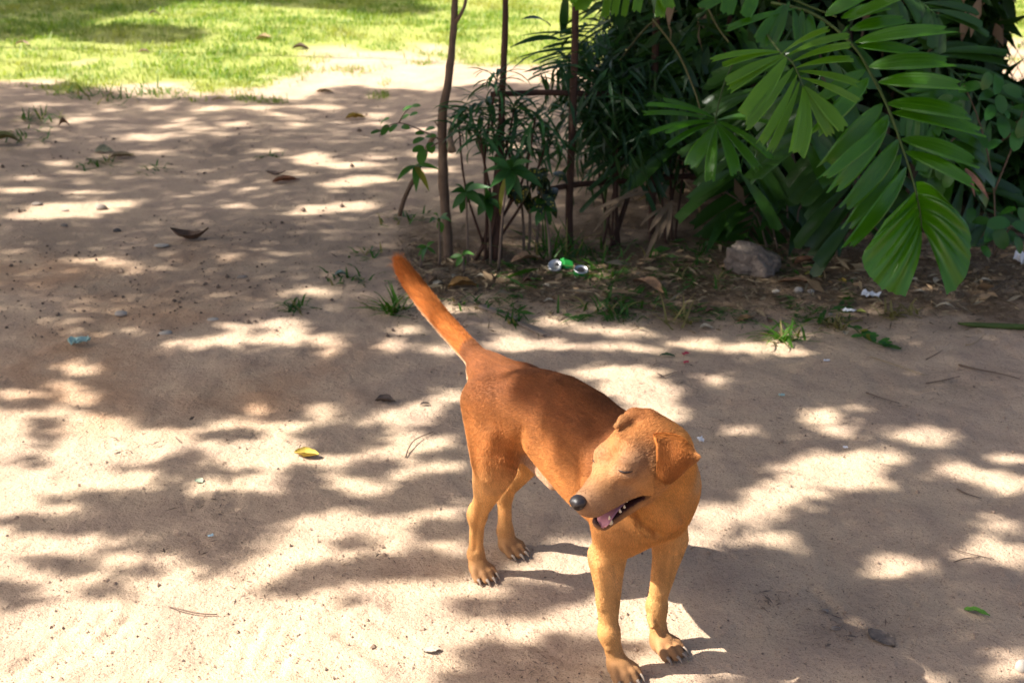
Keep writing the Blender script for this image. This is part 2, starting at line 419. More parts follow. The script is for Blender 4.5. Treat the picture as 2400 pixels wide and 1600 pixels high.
# ------------------------------------------------------------------ leaf blades
def blade(p0, p1, width, bulge, nrm, nseg=6, fold=.25, shape='lance', ncol=3, jag=0, seed=None):
    """leaf between two points: bulge bends it along nrm, fold makes the V; returns V, faces"""
    p0, p1 = np.asarray(p0, float), np.asarray(p1, float)
    t = np.linspace(0, 1, nseg + 1)
    d = p1 - p0; L = np.linalg.norm(d); d = d / L
    n = unit(nrm - d * (nrm @ d)); s = np.cross(d, n)
    if shape == 'lance': wv = np.sin(np.pi * np.clip(t, 0.02, .985) ** .75) ** .9
    elif shape == 'oval': wv = np.sqrt(np.clip(1 - (2 * t - 1) ** 2, 0.004, 1)) * (1 - .12 * (t - .5))
    elif shape == 'strap': wv = np.clip(t * 7 + .3, 0, 1) * np.clip((1 - t) * 4, .06, 1)
    elif shape == 'lens': wv = .10 + .90 * np.sin(np.pi * np.clip(t, 0, 1) ** .8 * .84) ** .9
    elif shape == 'wedge': wv = .12 + .88 * np.clip(t / .62, 0, 1) ** .8 - .12 * np.clip((t - .7) / .3, 0, 1)
    u = np.linspace(-1, 1, ncol)
    V = []
    r = np.random.default_rng(seed if seed is not None else random.randrange(1 << 30))
    for i, ti in enumerate(t):
        c = p0 + d * L * ti + n * bulge * L * (4 * ti * (1 - ti)) * (1 if shape != 'wedge' else 1) 
        for j, uj in enumerate(u):
            q = c + s * uj * wv[i] * width / 2
            if ncol == 3: q = q + n * abs(uj) * fold * wv[i] * width / 2
            else: q = q + n * ((j % 2) * fold * wv[i] * width / 2.2 + uj * uj * fold * .5 * wv[i] * width / 2)
            if i == nseg and jag: q = q + d * L * (jag * r.uniform(-1, .45) + (.13 * max(0, uj) ** 2 if shape == 'lens' else 0))
            V.append(q)
    return np.array(V), grid_faces(nseg + 1, ncol)
def unit_leaf(length, width, droop, shape='lance', nseg=6, fold=.25, name='leaf', mat=None):
    """a leaf along +X in its own space, drooping towards -Z: shared mesh data"""
    V, Fs = blade((0, 0, 0), (length, 0, 0), width, 0, np.array([0, 0, 1.0]), nseg, fold, shape)
    t = V[:, 0] / length
    a = droop * t
    V[:, 2] -= np.sin(a) * t * length * .7
    V[:, 0] *= (1 - .32 * np.clip(a, 0, 2) * t)
    return mesh_data(name, V, Fs, mat)
def put_leaf(me, parent, pos, yaw, pitch, roll=0, scale=1, name='leaf'):
    o = bpy.data.objects.new(name, me)
    COL.objects.link(o)
    o.parent = parent
    o.location = Vector(np.asarray(pos) - ORIGIN[parent.name])
    o.rotation_euler = Euler((roll, -pitch, yaw), 'XYZ')
    o.scale = (scale,) * 3
    return o
def leaf_cloud(P, L, W, mat, name, parent, seed=1, droop=.4, flat=.5, axis=None, kind='stuff'):
    """many leaves joined: one 6-vertex blade with a fold per point"""
    r = np.random.default_rng(seed); n = len(P)
    az = r.uniform(0, 2 * np.pi, n); el = r.normal(-droop, .45, n)
    d = np.stack([np.cos(az) * np.cos(el), np.sin(az) * np.cos(el), np.sin(el)], -1)
    if axis is not None:
        d = d + np.asarray(axis); d /= np.linalg.norm(d, axis=1)[:, None]
    up = np.array([0, 0, 1.0]) + r.normal(0, flat, (n, 3))
    s = np.cross(d, up); s /= np.linalg.norm(s, axis=1)[:, None] + 1e-9
    nn = np.cross(s, d)
    L = (L * r.uniform(.65, 1.25, n))[:, None]; W = (W * r.uniform(.75, 1.2, n))[:, None]
    v0 = P; v1 = P + d * L * .45 + s * W / 2 + nn * W * .16; v2 = P + d * L * .45 - s * W / 2 + nn * W * .16
    v3 = P + d * L * .5 ; v4 = P + d * L - nn * L * .14
    V = np.stack([v0, v1, v3, v2, v4], 1).reshape(-1, 3)
    b = np.arange(n)[:, None] * 5
    Fs = np.concatenate([b + np.array([[0, 1, 2]]), b + np.array([[0, 2, 3]]), b + np.array([[1, 4, 2]]), b + np.array([[2, 4, 3]])], 0)
    return obj(name, V, Fs, mat, parent, kind=kind)

# ------------------------------------------------------------------ THE DOG
pRF, pLF, pRR, pLR = [G(*p) for p in ((1454, 1585), (1558, 1525), (1126, 1350), (1192, 1294))]
dogO = (pRR + pLR) / 2
dF = unit((pRF + pLF) / 2 - dogO); dL = np.array([-dF[1], dF[0], 0]); dZ = np.array([0, 0, 1.0])
DB = np.stack([dF, dL, dZ])                                  # dog frame: forward, left, up
def to_dog(w_): return (np.asarray(w_) - dogO) @ DB.T
def from_dog(p): return np.asarray(p) @ DB + dogO
def on_plane(px, py, l):
    px, py = px * K, py * K
    d = ray(px, py); t = (l - (cC - dogO) @ dL) / (d @ dL)
    return to_dog(cC + d * t)
# head frame, turned to the dog's right and lowered
cT = -cF
hd = [a * cR + b * cU + c * cT for a, b, c in ((-.694, -.491, .527), (.697, -.276, .662), (-.18, .827, .533))]
HB = np.stack([unit(x) for x in hd])
headE = at(1443, 1086, 2.63)
HS = 1.05
def from_head(p): return np.asarray(p, float) * HS @ HB + headE
def hdog(*p): return to_dog(from_head(p))
RH = (HB @ DB.T)                                             # head axes in the dog frame

def build_dog():
    root = thing('dog', 'short haired ginger brown dog with raised tail and panting mouth looking back to the left', 'dog', (dogO[0] + .1, dogO[1] - .25, 0))
    vox = .0036
    lo = np.array([-.44, -.24, -.008]); hi = np.array([.74, .24, .70])
    nxyz = np.ceil((hi - lo) / vox).astype(int)
    Fd = np.full(nxyz, .3, np.float32)
    axs = [lo[i] + np.arange(nxyz[i], dtype=np.float32) * vox for i in range(3)]
    prims = []      # (function, flow, colour)
    def region(a, b):
        i0 = np.clip(np.floor((np.asarray(a) - lo) / vox).astype(int), 0, nxyz - 1)
        i1 = np.clip(np.ceil((np.asarray(b) - lo) / vox).astype(int) + 1, 1, nxyz)
        sl = tuple(slice(i0[i], i1[i]) for i in range(3))
        g = np.meshgrid(*[axs[i][sl[i]] for i in range(3)], indexing='ij')
        return sl, np.stack(g, -1)
    def f_caps(a, b, ra, rb):
        a, b = np.asarray(a, float), np.asarray(b, float); ab = b - a; l2 = ab @ ab + 1e-12
        def f(P):
            t = np.clip(((P - a) @ ab) / l2, 0, 1)
            return np.linalg.norm(P - (a + t[..., None] * ab), axis=-1) - (ra + (rb - ra) * t)
        return f, np.minimum(a - ra, b - rb), np.maximum(a + ra, b + rb)
    def f_ell(c, r, rot=None):
        c, r = np.asarray(c, float), np.asarray(r, float)
        def f(P):
            q = P - c
            if rot is not None: q = q @ rot.T
            k0 = np.linalg.norm(q / r, axis=-1); k1 = np.linalg.norm(q / r ** 2, axis=-1) + 1e-9
            return k0 * (k0 - 1) / k1
        return f, c - r.max(), c + r.max()
    def add(fb, flow, col, k=.03):
        f, a, b = fb
        m = .05 + k
        sl, P = region(a - m, b + m)
        d = f(P).astype(np.float32); A = Fd[sl]
        h = np.clip(.5 + .5 * (A - d) / k, 0, 1)
        Fd[sl] = A * (1 - h) + d * h - k * h * (1 - h)
        prims.append((f, np.asarray(flow, float), np.asarray(col, float)))
    def cut(f, a, b, k=.004):
        sl, P = region(a, b)
        d = -f(P).astype(np.float32); A = Fd[sl]
        h = np.clip(.5 - .5 * (A - d) / k, 0, 1)
        Fd[sl] = A * (1 - h) + d * h + k * h * (1 - h)
    back, flank, leg, pale = (.21, .070, .022), (.46, .180, .050), (.64, .345, .125), (.70, .43, .21)
    chest, muz, ging = (.62, .290, .080), (.31, .17, .09), (.42, .125, .022)
    # torso loft
    pf = np.array([-.048, -.024, .008, .04, .10, .17, .24, .32, .40, .47, .53, .560])
    pt = np.array([.452, .472, .488, .503, .523, .540, .549, .541, .514, .478, .440, .395])
    pb = np.array([.415, .400, .388, .378, .366, .346, .314, .290, .278, .280, .298, .325])
    pw = np.array([.016, .034, .052, .064, .069, .068, .075, .087, .094, .090, .074, .040])
    def torso(P):
        fx = np.clip(P[..., 0], pf[0], pf[-1])
        zt, zb, hw = np.interp(fx, pf, pt), np.interp(fx, pf, pb), np.interp(fx, pf, pw)
        zc, hh = (zt + zb) / 2, (zt - zb) / 2
        q = (np.abs(P[..., 1] / hw) ** 2.1 + np.abs((P[..., 2] - zc) / hh) ** 2.1) ** (1 / 2.1)
        d = (q - 1) * np.minimum(hw, hh)
        e = np.abs(P[..., 0] - fx)
        return np.where(e > 0, np.hypot(np.maximum(d, 0), e) + np.minimum(d, 0), d)
    add((torso, np.array([-.09, -.1, .25]), np.array([.57, .1, .56])), (-1, 0, -.35), flank)
    # hind quarters
    for s, st, hk, pw_ in ((-1, (.108, -.074, .300), (.022, -.064, .158), (.022, -.060)), (1, (.070, .070, .300), (-.042, .060, .150), (-.024, .059))):
        add(f_caps((.053, s * .040, .435), (st[0] - .014, s * .068, .335), .066, .050), (-.35, s * .2, -1), flank, .045)
        add(f_caps((.013, s * .034, .425), (hk[0] + .035, s * .062, .265), .043, .029), (-.2, 0, -1), pale, .04)
        add(f_caps(st, hk, .037, .0175), (-.2, 0, -1), leg, .03)
        add(f_caps((hk[0] - .012, hk[1], hk[2] + .020), (hk[0] - .004, hk[1], hk[2] - .002), .007, .0135), (0, 0, -1), leg, .018)
        add(f_caps(hk, (pw_[0] - .014, pw_[1], .05), .0165, .0155), (.1, 0, -1), leg, .02)
        add(f_caps((pw_[0] - .014, pw_[1], .05), (pw_[0] - .002, pw_[1], .028), .0155, .0185), (.3, 0, -1), leg, .02)
    # fore quarters
    for s, el, wr, pw_ in ((-1, (.468, -.071, .250), (.490, -.079, .098), (.516, -.068)), (1, (.484, .084, .250), (.476, .065, .098), (.504, .061))):
        add(f_caps((.445, s * .056, .415), (.492, s * .062, .335), .055, .047), (-.5, 0, -1), flank, .04)
        add(f_caps((.496, s * .064, .34), (el[0] + .004, el[1], el[2] + .01), .045, .033), (-.2, 0, -1), leg, .022)
        add(f_caps((el[0] - .02, el[1], el[2] + .005), (el[0], el[1], el[2] - .03), .020, .022), (-.1, 0, -1), leg, .02)
        add(f_caps((el[0] + .006, el[1], el[2]), (wr[0], wr[1], wr[2]), .0325, .0172), (0, 0, -1), leg, .018)
        add(f_ell((wr[0] + .003, wr[1], wr[2] - .004), (.0185, .0195, .024)), (0, 0, -1), leg, .012)
        add(f_caps(wr, (pw_[0] - .012, pw_[1], .034), .0168, .0185), (.2, 0, -1), leg, .016)
    add(f_ell((.525, -.002, .360), (.045, .056, .062)), (-.1, 0, -1), chest, .035)
    for s in (-1, 1): add(f_ell((.512, s * .042, .335), (.042, .036, .052)), (-.1, 0, -1), chest, .022)
    add(f_caps((.50, 0, .318), (.40, 0, .30), .03, .028), (-.6, 0, -.5), chest, .03)
    # neck
    nb = hdog(-.085, 0, -.03); nb2 = hdog(-.055, .0, -.06)
    add(f_caps((.415, .012, .435), nb, .062, .045), tuple(np.array([.42, 0, .46]) - nb), flank, .05)
    add(f_caps((.480, .036, .395), nb, .074, .052), tuple(np.array([.5, .05, .36]) - nb), chest, .05)
    add(f_caps((.528, .012, .375), nb2, .056, .044), tuple(np.array([.53, 0, .3]) - nb2), chest, .04)
    add(f_caps((.50, .078, .385), hdog(-.11, .03, -.03), .044, .040), (-.1, .2, -1), chest, .04)
    # head
    def hc(a, b, ra, rb): return f_caps(hdog(*a), hdog(*b), ra * HS, rb * HS)
    def he(c, r): return f_ell(hdog(*c), np.array(r) * HS, RH)
    hb = -RH[0]
    add(he((-.060, 0, -.014), (.064, .055, .047)), hb, (.46, .185, .054), .03)
    add(hc((-.095, 0, .006), (-.03, 0, .012), .027, .029), hb, (.42, .165, .048), .03)
    for s in (-1, 1):
        add(he((-.038, s * .035, -.040), (.044, .028, .036)), hb - .4 * RH[2], (.54, .25, .078), .025)
        add(he((-.004, s * .030, .009), (.021, .016, .014)), hb, (.37, .19, .09), .018)     # brow
        add(he((.008, s * .027, -.009), (.016, .014, .012)), hb, (.36, .19, .095), .010)    # closed lid
    add(hc((-.012, 0, -.020), (.040, 0, -.027), .037, .029), hb, (.52, .24, .078), .022)
    add(hc((.03, 0, -.031), (.0805, 0, -.0305), .030, .0250), hb, muz, .012)
    for s in (-1, 1): add(hc((.0, s * .024, -.043), (.077, s * .0125, -.0415), .0205, .0170), hb - .3 * RH[2], muz, .012)
    add(hc((-.045, 0, -.072), (.0, 0, -.080), .034, .026), hb, chest, .025)
    for s in (-1, 1): add(hc((-.02, s * .021, -.080), (.060, s * .007, -.0930), .018, .0110), hb, (.25, .13, .07), .012)
    # far ear, folded over, seen only as a bump on the skyline
    e = [to_dog(at(px, py, z)) for px, py, z in ((1514, 984, 2.675), (1486, 978, 2.67), (1461, 986, 2.65), (1444, 1000, 2.635))]
    add(f_caps(e[0], e[1], .021, .016), hb, (.33, .12, .04), .015)
    add(f_caps(e[1], e[2], .015, .009), hb, (.36, .14, .045), .01)
    add(f_caps(e[2], e[3], .008, .005), hb, (.40, .2, .08), .008)
    # mouth, opened as a wedge between the jaws
    def wedge(P):
        q = (P - to_dog(headE)) @ RH.T / HS
        h, u = q[..., 0], q[..., 2]
        up_ = u - (-.0625 + (h + .02) * .100); lw = (-.0690 - (h + .02) * .205) - u
        return np.maximum.reduce([up_, lw, -.018 - h, np.abs(q[..., 1]) - .06]) * HS
    c = hdog(.05, 0, -.06)
    cut(wedge, c - .12, c + .12, .003)
    # tail
    tl = [on_plane(x, y, 0) for x, y in ((1150, 862), (1122, 856), (1088, 816), (1040, 764), (988, 703), (947, 648), (922, 610))]
    tl[0] = np.array([.015, 0, .470]); tr = [.036, .028, .0235, .0225, .0235, .022, .013]
    ts = spline(np.array(tl), 26); tsr = np.interp(np.linspace(0, 1, 26), np.linspace(0, 1, 7), [.033, .0245, .0205, .0190, .0182, .0155, .007])
    for i in range(25):
        kk = min(1, i / 9); cc = np.array(flank) * (1 - kk) + np.array(ging) * kk
        add(f_caps(ts[i], ts[i + 1], tsr[i], tsr[i + 1]), ts[i + 1] - ts[i], cc, .012 if i > 5 else .035)
    # sheath under the belly, groin
    add(f_caps((.12, 0, .338), (.215, 0, .298), .024, .017), (1, 0, -.3), (.46, .30, .20), .02)
    add(f_ell((.055, -.005, .335), (.03, .026, .034)), (0, 0, -1), (.42, .25, .17), .012)
    # paws: pad and four toes
    claws = []
    for (x, y, yaw, sc_) in ((.516, -.068, -.10, 1.06), (.504, .061, .12, 1.06), (.022, -.060, -.05, .98), (-.024, .059, .20, .98)):
        ca, sa = math.cos(yaw), math.sin(yaw)
        def T(a, b, z): return (x + (a * ca - b * sa) * sc_, y + (a * sa + b * ca) * sc_, z * sc_)
        add(f_ell(T(-.002, 0, .021), (.026 * sc_, .0235 * sc_, .022 * sc_)), (1, 0, -.3), (.40, .20, .08), .010)
        for j, b in enumerate((-.0215, -.0073, .0073, .0215)):
            fw = .040 if j in (1, 2) else .028
            add(f_caps(T(.006, b * .85, .027), T(fw - .012, b * 1.08, .0205), .0080 * sc_, .0088 * sc_), (1, 0, -.4), (.40, .20, .08), .003)
            add(f_caps(T(fw - .012, b * 1.08, .0205), T(fw, b * 1.14, .0105), .0088 * sc_, .0080 * sc_), (1, 0, -.4), (.40, .20, .08), .003)
            claws.append((T(fw + .004, b * 1.15, .014), T(fw + .019, b * 1.2, .0035)))
        if x > .3: add(f_caps(T(-.022, -.018 if y < 0 else -.016, .075), T(-.010, -.022, .064), .007, .006), (0, 0, -1), leg, .006)

    # surface nets
    A = Fd
    corner = [A[i:nxyz[0] - 1 + i, j:nxyz[1] - 1 + j, k:nxyz[2] - 1 + k] for i in (0, 1) for j in (0, 1) for k in (0, 1)]
    neg = sum((c_ < 0).astype(np.uint8) for c_ in corner)
    act = (neg > 0) & (neg < 8)
    idx = np.argwhere(act)
    cv = np.stack([c_[act] for c_ in corner], -1)
    offs = np.array([[i, j, k] for i in (0, 1) for j in (0, 1) for k in (0, 1)], float)
    acc = np.zeros((len(idx), 3)); cnt = np.zeros(len(idx))
    for a in range(8):
        for b in range(a + 1, 8):
            if np.abs(offs[a] - offs[b]).sum() != 1: continue
            va, vb = cv[:, a], cv[:, b]; x = (va < 0) != (vb < 0)
            t = np.where(x, va / np.where(x, va - vb, 1), 0)[:, None]
            acc += np.where(x[:, None], offs[a] + t * (offs[b] - offs[a]), 0); cnt += x
    V = lo + (idx + acc / cnt[:, None]) * vox
    vid = np.full(act.shape, -1, np.int64); vid[act] = np.arange(len(idx))
    faces = []
    for ax in range(3):
        o1, o2 = [(1, 2), (2, 0), (0, 1)][ax]
        s0 = [slice(0, n) for n in A.shape]; s1 = list(s0)
        s0[ax] = slice(0, A.shape[ax] - 1); s1[ax] = slice(1, A.shape[ax])
        n0, n1 = A[tuple(s0)] < 0, A[tuple(s1)] < 0
        for flip, mk in ((0, n0 & ~n1), (1, ~n0 & n1)):
            e_ = np.argwhere(mk)
            e_ = e_[(e_[:, o1] > 0) & (e_[:, o2] > 0) & (e_[:, o1] < act.shape[o1]) & (e_[:, o2] < act.shape[o2])]
            q = []
            for d1, d2 in ((-1, -1), (0, -1), (0, 0), (-1, 0)):
                c_ = e_.copy(); c_[:, o1] += d1; c_[:, o2] += d2
                q.append(vid[c_[:, 0], c_[:, 1], c_[:, 2]])
            q = np.stack(q if not flip else q[::-1], -1)
            faces.append(q[(q >= 0).all(1)])
    Fq = np.concatenate(faces)
    used = np.zeros(len(V), bool); used[Fq] = True
    re = np.cumsum(used) - 1; V = V[used]; Fq = re[Fq]
    # two rounds of light smoothing
    for _ in range(2):
        s_ = np.zeros_like(V); c_ = np.zeros(len(V))
        for a, b in ((0, 1), (1, 2), (2, 3), (3, 0)):
            np.add.at(s_, Fq[:, a], V[Fq[:, b]]); np.add.at(c_, Fq[:, a], 1)
            np.add.at(s_, Fq[:, b], V[Fq[:, a]]); np.add.at(c_, Fq[:, b], 1)
        V = V * .6 + .4 * s_ / c_[:, None]
    # creases and muscle lines, found on the skin and pressed in (or raised)
    def normals():
        nn = np.zeros_like(V); fn_ = np.cross(V[Fq[:, 2]] - V[Fq[:, 0]], V[Fq[:, 3]] - V[Fq[:, 1]])
        for a in range(4): np.add.at(nn, Fq[:, a], fn_)
        return nn / (np.linalg.norm(nn, axis=1)[:, None] + 1e-12)
    tree0 = BVHTree.FromPolygons([tuple(v) for v in from_dog(V)], [tuple(q) for q in Fq])
    nv0 = normals()
    for line, wd, dp in (([(1486, 1206), (1506, 1232), (1538, 1253)], .009, .010), ([(1550, 1208), (1576, 1222)], .026, -.006), ([(1590, 1188), (1597, 1215), (1580, 1250)], .012, .005), ([(1222, 1010), (1212, 1050), (1205, 1085)], .016, .005),
                         ([(1128, 1185), (1118, 1240), (1112, 1290)], .008, .0035), ([(1330, 960), (1322, 1050), (1345, 1110)], .030, .006), ([(1452, 1135), (1480, 1142), (1508, 1160)], .011, .003),
                         ([(1488, 990), (1455, 1040), (1425, 1085)], .011, .0025), ([(1440, 1330), (1452, 1360)], .010, .004), ([(1150, 1020), (1135, 1075), (1140, 1120)], .018, -.005),
                         ([(1562, 1300), (1556, 1380)], .010, .003), ([(1405, 1330), (1408, 1420)], .012, -.003), ([(1268, 960), (1262, 1040)], .035, .006), ([(1215, 900), (1190, 960)], .035, -.006), ([(1460, 1300), (1520, 1325), (1560, 1310)], .014, -.003),
                         ([(1442, 1112), (1452, 1116), (1470, 1118), (1486, 1114)], .006, -.0025), ([(1446, 1092), (1466, 1093), (1484, 1094)], .006, .0018)):
        pts_ = []
        for px, py in line:
            d_ = unit(ray(px, py)); h_ = tree0.ray_cast(Vector(cC), Vector(d_))
            if h_[0] is not None: pts_.append(to_dog(np.array(h_[0])))
        if len(pts_) < 2: continue
        sp_ = spline(np.array(pts_), 24)
        dist = np.full(len(V), 9.0); near_ = np.linalg.norm(V - sp_.mean(0), axis=1) < .16
        dist[near_] = np.min(np.linalg.norm(V[near_][:, None] - sp_[None], axis=2), axis=1)
        V = V - nv0 * (1.5 * dp * np.exp(-(dist / wd) ** 2))[:, None]
    # colour and lie of the coat from the nearest masses
    W = np.zeros(len(V)); FL = np.zeros((len(V), 3)); CO = np.zeros((len(V), 3))
    for f, fl, co in prims:
        wgt = np.exp(-np.clip(f(V), -.03, .25) / .011)
        W += wgt; FL += wgt[:, None] * fl / (np.linalg.norm(fl) + 1e-9); CO += wgt[:, None] * co
    CO /= W[:, None]; FL /= W[:, None]
    nv = np.zeros_like(V)
    fn = np.cross(V[Fq[:, 2]] - V[Fq[:, 0]], V[Fq[:, 3]] - V[Fq[:, 1]])
    for a in range(4): np.add.at(nv, Fq[:, a], fn)
    nv /= np.linalg.norm(nv, axis=1)[:, None] + 1e-12
    nz_ = vnoise(V[:, 0] * 28 + V[:, 2] * 17, V[:, 1] * 28 + V[:, 2] * 23)
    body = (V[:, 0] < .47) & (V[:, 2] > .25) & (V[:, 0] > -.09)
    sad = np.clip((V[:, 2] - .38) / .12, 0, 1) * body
    CO = CO * (1 - sad[:, None]) + np.array(back) * sad[:, None]                    # darker saddle, deepened so the back's shade is partly in the coat colour
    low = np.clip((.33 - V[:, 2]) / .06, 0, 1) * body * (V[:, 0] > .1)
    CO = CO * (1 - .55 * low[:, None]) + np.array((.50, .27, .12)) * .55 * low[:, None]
    tl_a = np.array(tl)
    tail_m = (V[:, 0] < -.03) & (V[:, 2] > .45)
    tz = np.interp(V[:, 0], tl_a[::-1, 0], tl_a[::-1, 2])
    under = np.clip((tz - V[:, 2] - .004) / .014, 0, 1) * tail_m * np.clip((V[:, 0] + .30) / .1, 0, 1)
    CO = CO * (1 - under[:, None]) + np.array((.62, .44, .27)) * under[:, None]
    rear = np.clip((-.045 - V[:, 0]) / .03, 0, 1) * (V[:, 2] > .25) * (V[:, 2] < .44)
    CO = CO * (1 - .7 * rear[:, None]) + np.array((.56, .38, .22)) * .7 * rear[:, None]
    hq = (V - to_dog(headE)) @ RH.T / HS
    inm = (wedge(V) < .0035) & (hq[:, 0] > -.016) & (np.abs(hq[:, 1]) < .045) & (hq[:, 0] < .105)
    lipm = np.clip(1.3 - np.abs(wedge(V)) / .010, 0, 1) * (hq[:, 0] > -.024) * (hq[:, 0] < .10) * (hq[:, 2] < -.064 )
    nostril = np.clip(1 - np.linalg.norm(hq - np.array([.104, 0, -.0165]), axis=1) / .028, 0, 1)
    CO = CO * (1 - .75 * lipm[:, None]) + np.array((.05, .022, .016)) * .75 * lipm[:, None]
    CO = CO * (1 - .6 * nostril[:, None]) + np.array((.10, .05, .035)) * .6 * nostril[:, None]
    CO[inm] = (.035, .012, .011)
    _h = tree0.ray_cast(Vector(cC), Vector(unit(ray(1636, 1122))))[0]
    patch = np.exp(-(np.linalg.norm(V - to_dog(np.array(_h if _h is not None else from_dog((.5, .1, .44)))), axis=1) / .032) ** 2)
    CO = CO * (1 - .7 * patch[:, None]) + np.array((.55, .39, .23)) * .7 * patch[:, None]
    eyeg = np.exp(-(((hq[:, 0] + .020) / .036) ** 2 + ((hq[:, 1] - .038) / .026) ** 2 + ((hq[:, 2] - .010) / .026) ** 2))
    CO = CO * (1 - .75 * eyeg[:, None]) + np.array((.26, .155, .092)) * .8 * eyeg[:, None]
    foot = np.clip((.05 - V[:, 2]) / .04, 0, 1)
    CO = CO * (1 - .4 * foot[:, None]) + np.array((.33, .20, .115)) * .4 * foot[:, None]
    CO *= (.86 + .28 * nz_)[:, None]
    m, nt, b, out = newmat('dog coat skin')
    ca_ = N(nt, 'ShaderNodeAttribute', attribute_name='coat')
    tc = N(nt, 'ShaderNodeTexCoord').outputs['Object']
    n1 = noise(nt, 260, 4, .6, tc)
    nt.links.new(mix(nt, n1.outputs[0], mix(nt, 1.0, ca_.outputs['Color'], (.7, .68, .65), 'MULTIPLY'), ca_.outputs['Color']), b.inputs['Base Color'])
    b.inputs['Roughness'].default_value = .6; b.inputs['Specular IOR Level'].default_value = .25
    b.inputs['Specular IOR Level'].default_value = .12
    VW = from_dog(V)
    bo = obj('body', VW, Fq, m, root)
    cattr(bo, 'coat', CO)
    NW = nv @ DB; FW = FL @ DB
    bald = inm | (lipm > .5) | (np.linalg.norm(hq - np.array([.104, 0, -.0165]), axis=1) < .019)
    # --- ear of the near side
    Z = lambda zx, zy, t: at(1250 + .2551 * zx, 900 + .2551 * zy, 2.63 - t)
    rows = [[(1130, 500, -.03), (1220, 520, -.035), (1320, 560, -.045), (1400, 620, -.055)],
            [(1105, 475, .024), (1225, 462, .004), (1350, 495, -.012), (1440, 570, -.028)],
            [(1132, 575, .036), (1245, 585, .022), (1375, 610, .014), (1490, 635, -.008)],
            [(1132, 700, .038), (1232, 720, .033), (1350, 730, .024), (1525, 672, -.002)],
            [(1138, 800, .030), (1205, 840, .034), (1300, 815, .025), (1440, 745, .002)],
            [(1168, 866, .026), (1205, 896, .028), (1268, 884, .023), (1370, 805, .006)]]
    cp = np.array([[Z(*p) for p in r] for r in rows])
    a1 = np.array([spline(cp[:, j], 21) for j in range(4)]).transpose(1, 0, 2)
    eg = np.array([spline(a1[i], 15) for i in range(21)])
    gu, gv = np.gradient(eg, axis=0), np.gradient(eg, axis=1)
    en = np.cross(gv, gu); en /= np.linalg.norm(en, axis=-1)[..., None] + 1e-9
    if (en[10, 7] @ cT) < 0: en = -en
    top, bot_ = (eg + en * .0022).reshape(-1, 3), (eg - en * .0022).reshape(-1, 3)
    nE = len(top); f1 = grid_faces(21, 15)
    fE = list(f1) + [tuple(i + nE for i in f[::-1]) for f in f1]
    rim = [r * 15 for r in range(21)] + [20 * 15 + c for c in range(1, 15)] + [r * 15 + 14 for r in range(19, -1, -1)] + [c for c in range(13, 0, -1)]
    for i in range(len(rim)):
        a, b_ = rim[i], rim[(i + 1) % len(rim)]
        fE.append((a, b_, b_ + nE, a + nE))
    eo = obj('ear', np.r_[top, bot_], fE, m, root)
    vv = np.linspace(0, 1, 21)[:, None] * np.ones((1, 15)); uu = np.ones((21, 1)) * np.linspace(0, 1, 15)[None]
    ec = np.array((.44, .150, .034))[None, None] * (1 - .74 * np.clip((vv - .55) / .4, 0, 1) * (1 - uu * .8))[..., None]
    tipm = np.clip((uu - .8) / .2, 0, 1)[..., None]
    ec = ec * (1 - tipm * .6) + np.array((.48, .23, .08)) * tipm * .6
    ec = ec.reshape(-1, 3)
    cattr(eo, 'coat', np.r_[ec, ec * .8])
    # --- coat of short hairs
    def sample(Vw, Nw, Fw, Cw, quads, n, mask=None):
        a, b_, c_, d_ = (Vw[quads[:, i]] for i in range(4))
        ar = .5 * np.linalg.norm(np.cross(c_ - a, d_ - b_), axis=1)
        if mask is not None: ar = ar * ~mask[quads].any(1)
        k = rng.choice(len(quads), n, p=ar / ar.sum())
        u, v = rng.random((n, 1)), rng.random((n, 1)); q = quads[k]
        lerp = lambda X: (X[q[:, 0]] * (1 - u) + X[q[:, 1]] * u) * (1 - v) + (X[q[:, 3]] * (1 - u) + X[q[:, 2]] * u) * v
        return lerp(Vw), lerp(Nw), lerp(Fw), lerp(Cw)
    n1_ = 480000
    P, Nn, Fl, Cc = sample(VW, NW, FW, CO, Fq, n1_, bald)
    eflow = gu.reshape(-1, 3)
    P2, N2, F2, C2 = sample(top, en.reshape(-1, 3), eflow, ec, np.array(f1), 26000)
    P, Nn, Fl, Cc = np.r_[P, P2], np.r_[Nn, N2], np.r_[Fl, F2], np.r_[Cc, C2]
    Pd = to_dog(P)
    Lh = np.full(len(P), .0062)
    hq2 = (P - headE) @ HB.T / HS
    Lh[(hq2[:, 0] > -.02) & (np.linalg.norm(hq2, axis=1) < .16)] = .0028
    tm = (Pd[:, 0] < -.03) & (Pd[:, 2] > .46)
    Lh[tm] = .011 + .011 * np.clip((-.1 - Pd[tm, 0]) / .2, 0, 1) + .010 * (Pd[tm, 0] < -.33)
    Lh[Pd[:, 2] < .30] = .0040; Lh[Pd[:, 2] < .16] = .0030; Lh[Pd[:, 2] < .045] = .0013
    nk = (Pd[:, 0] > .38) & (Pd[:, 2] > .33) & (np.linalg.norm(hq2, axis=1) > .16); Lh[nk] = .0062
    Nn /= np.linalg.norm(Nn, axis=1)[:, None] + 1e-9
    Fl = Fl - Nn * (Fl * Nn).sum(1)[:, None]; Fl /= np.linalg.norm(Fl, axis=1)[:, None] + 1e-9
    jit = rng.normal(0, .11, P.shape)
    d1 = Fl * .95 + Nn * .20 + jit; d1 /= np.linalg.norm(d1, axis=1)[:, None]
    d2 = Fl * 1.0 + Nn * .03 + jit * 1.1; d2 /= np.linalg.norm(d2, axis=1)[:, None]
    Lh = (Lh * rng.uniform(.6, 1.25, len(P)))[:, None]
    pts = np.stack([P - Nn * .0005, P + d1 * Lh * .5, P + d1 * Lh * .5 + d2 * Lh * .5], 1)
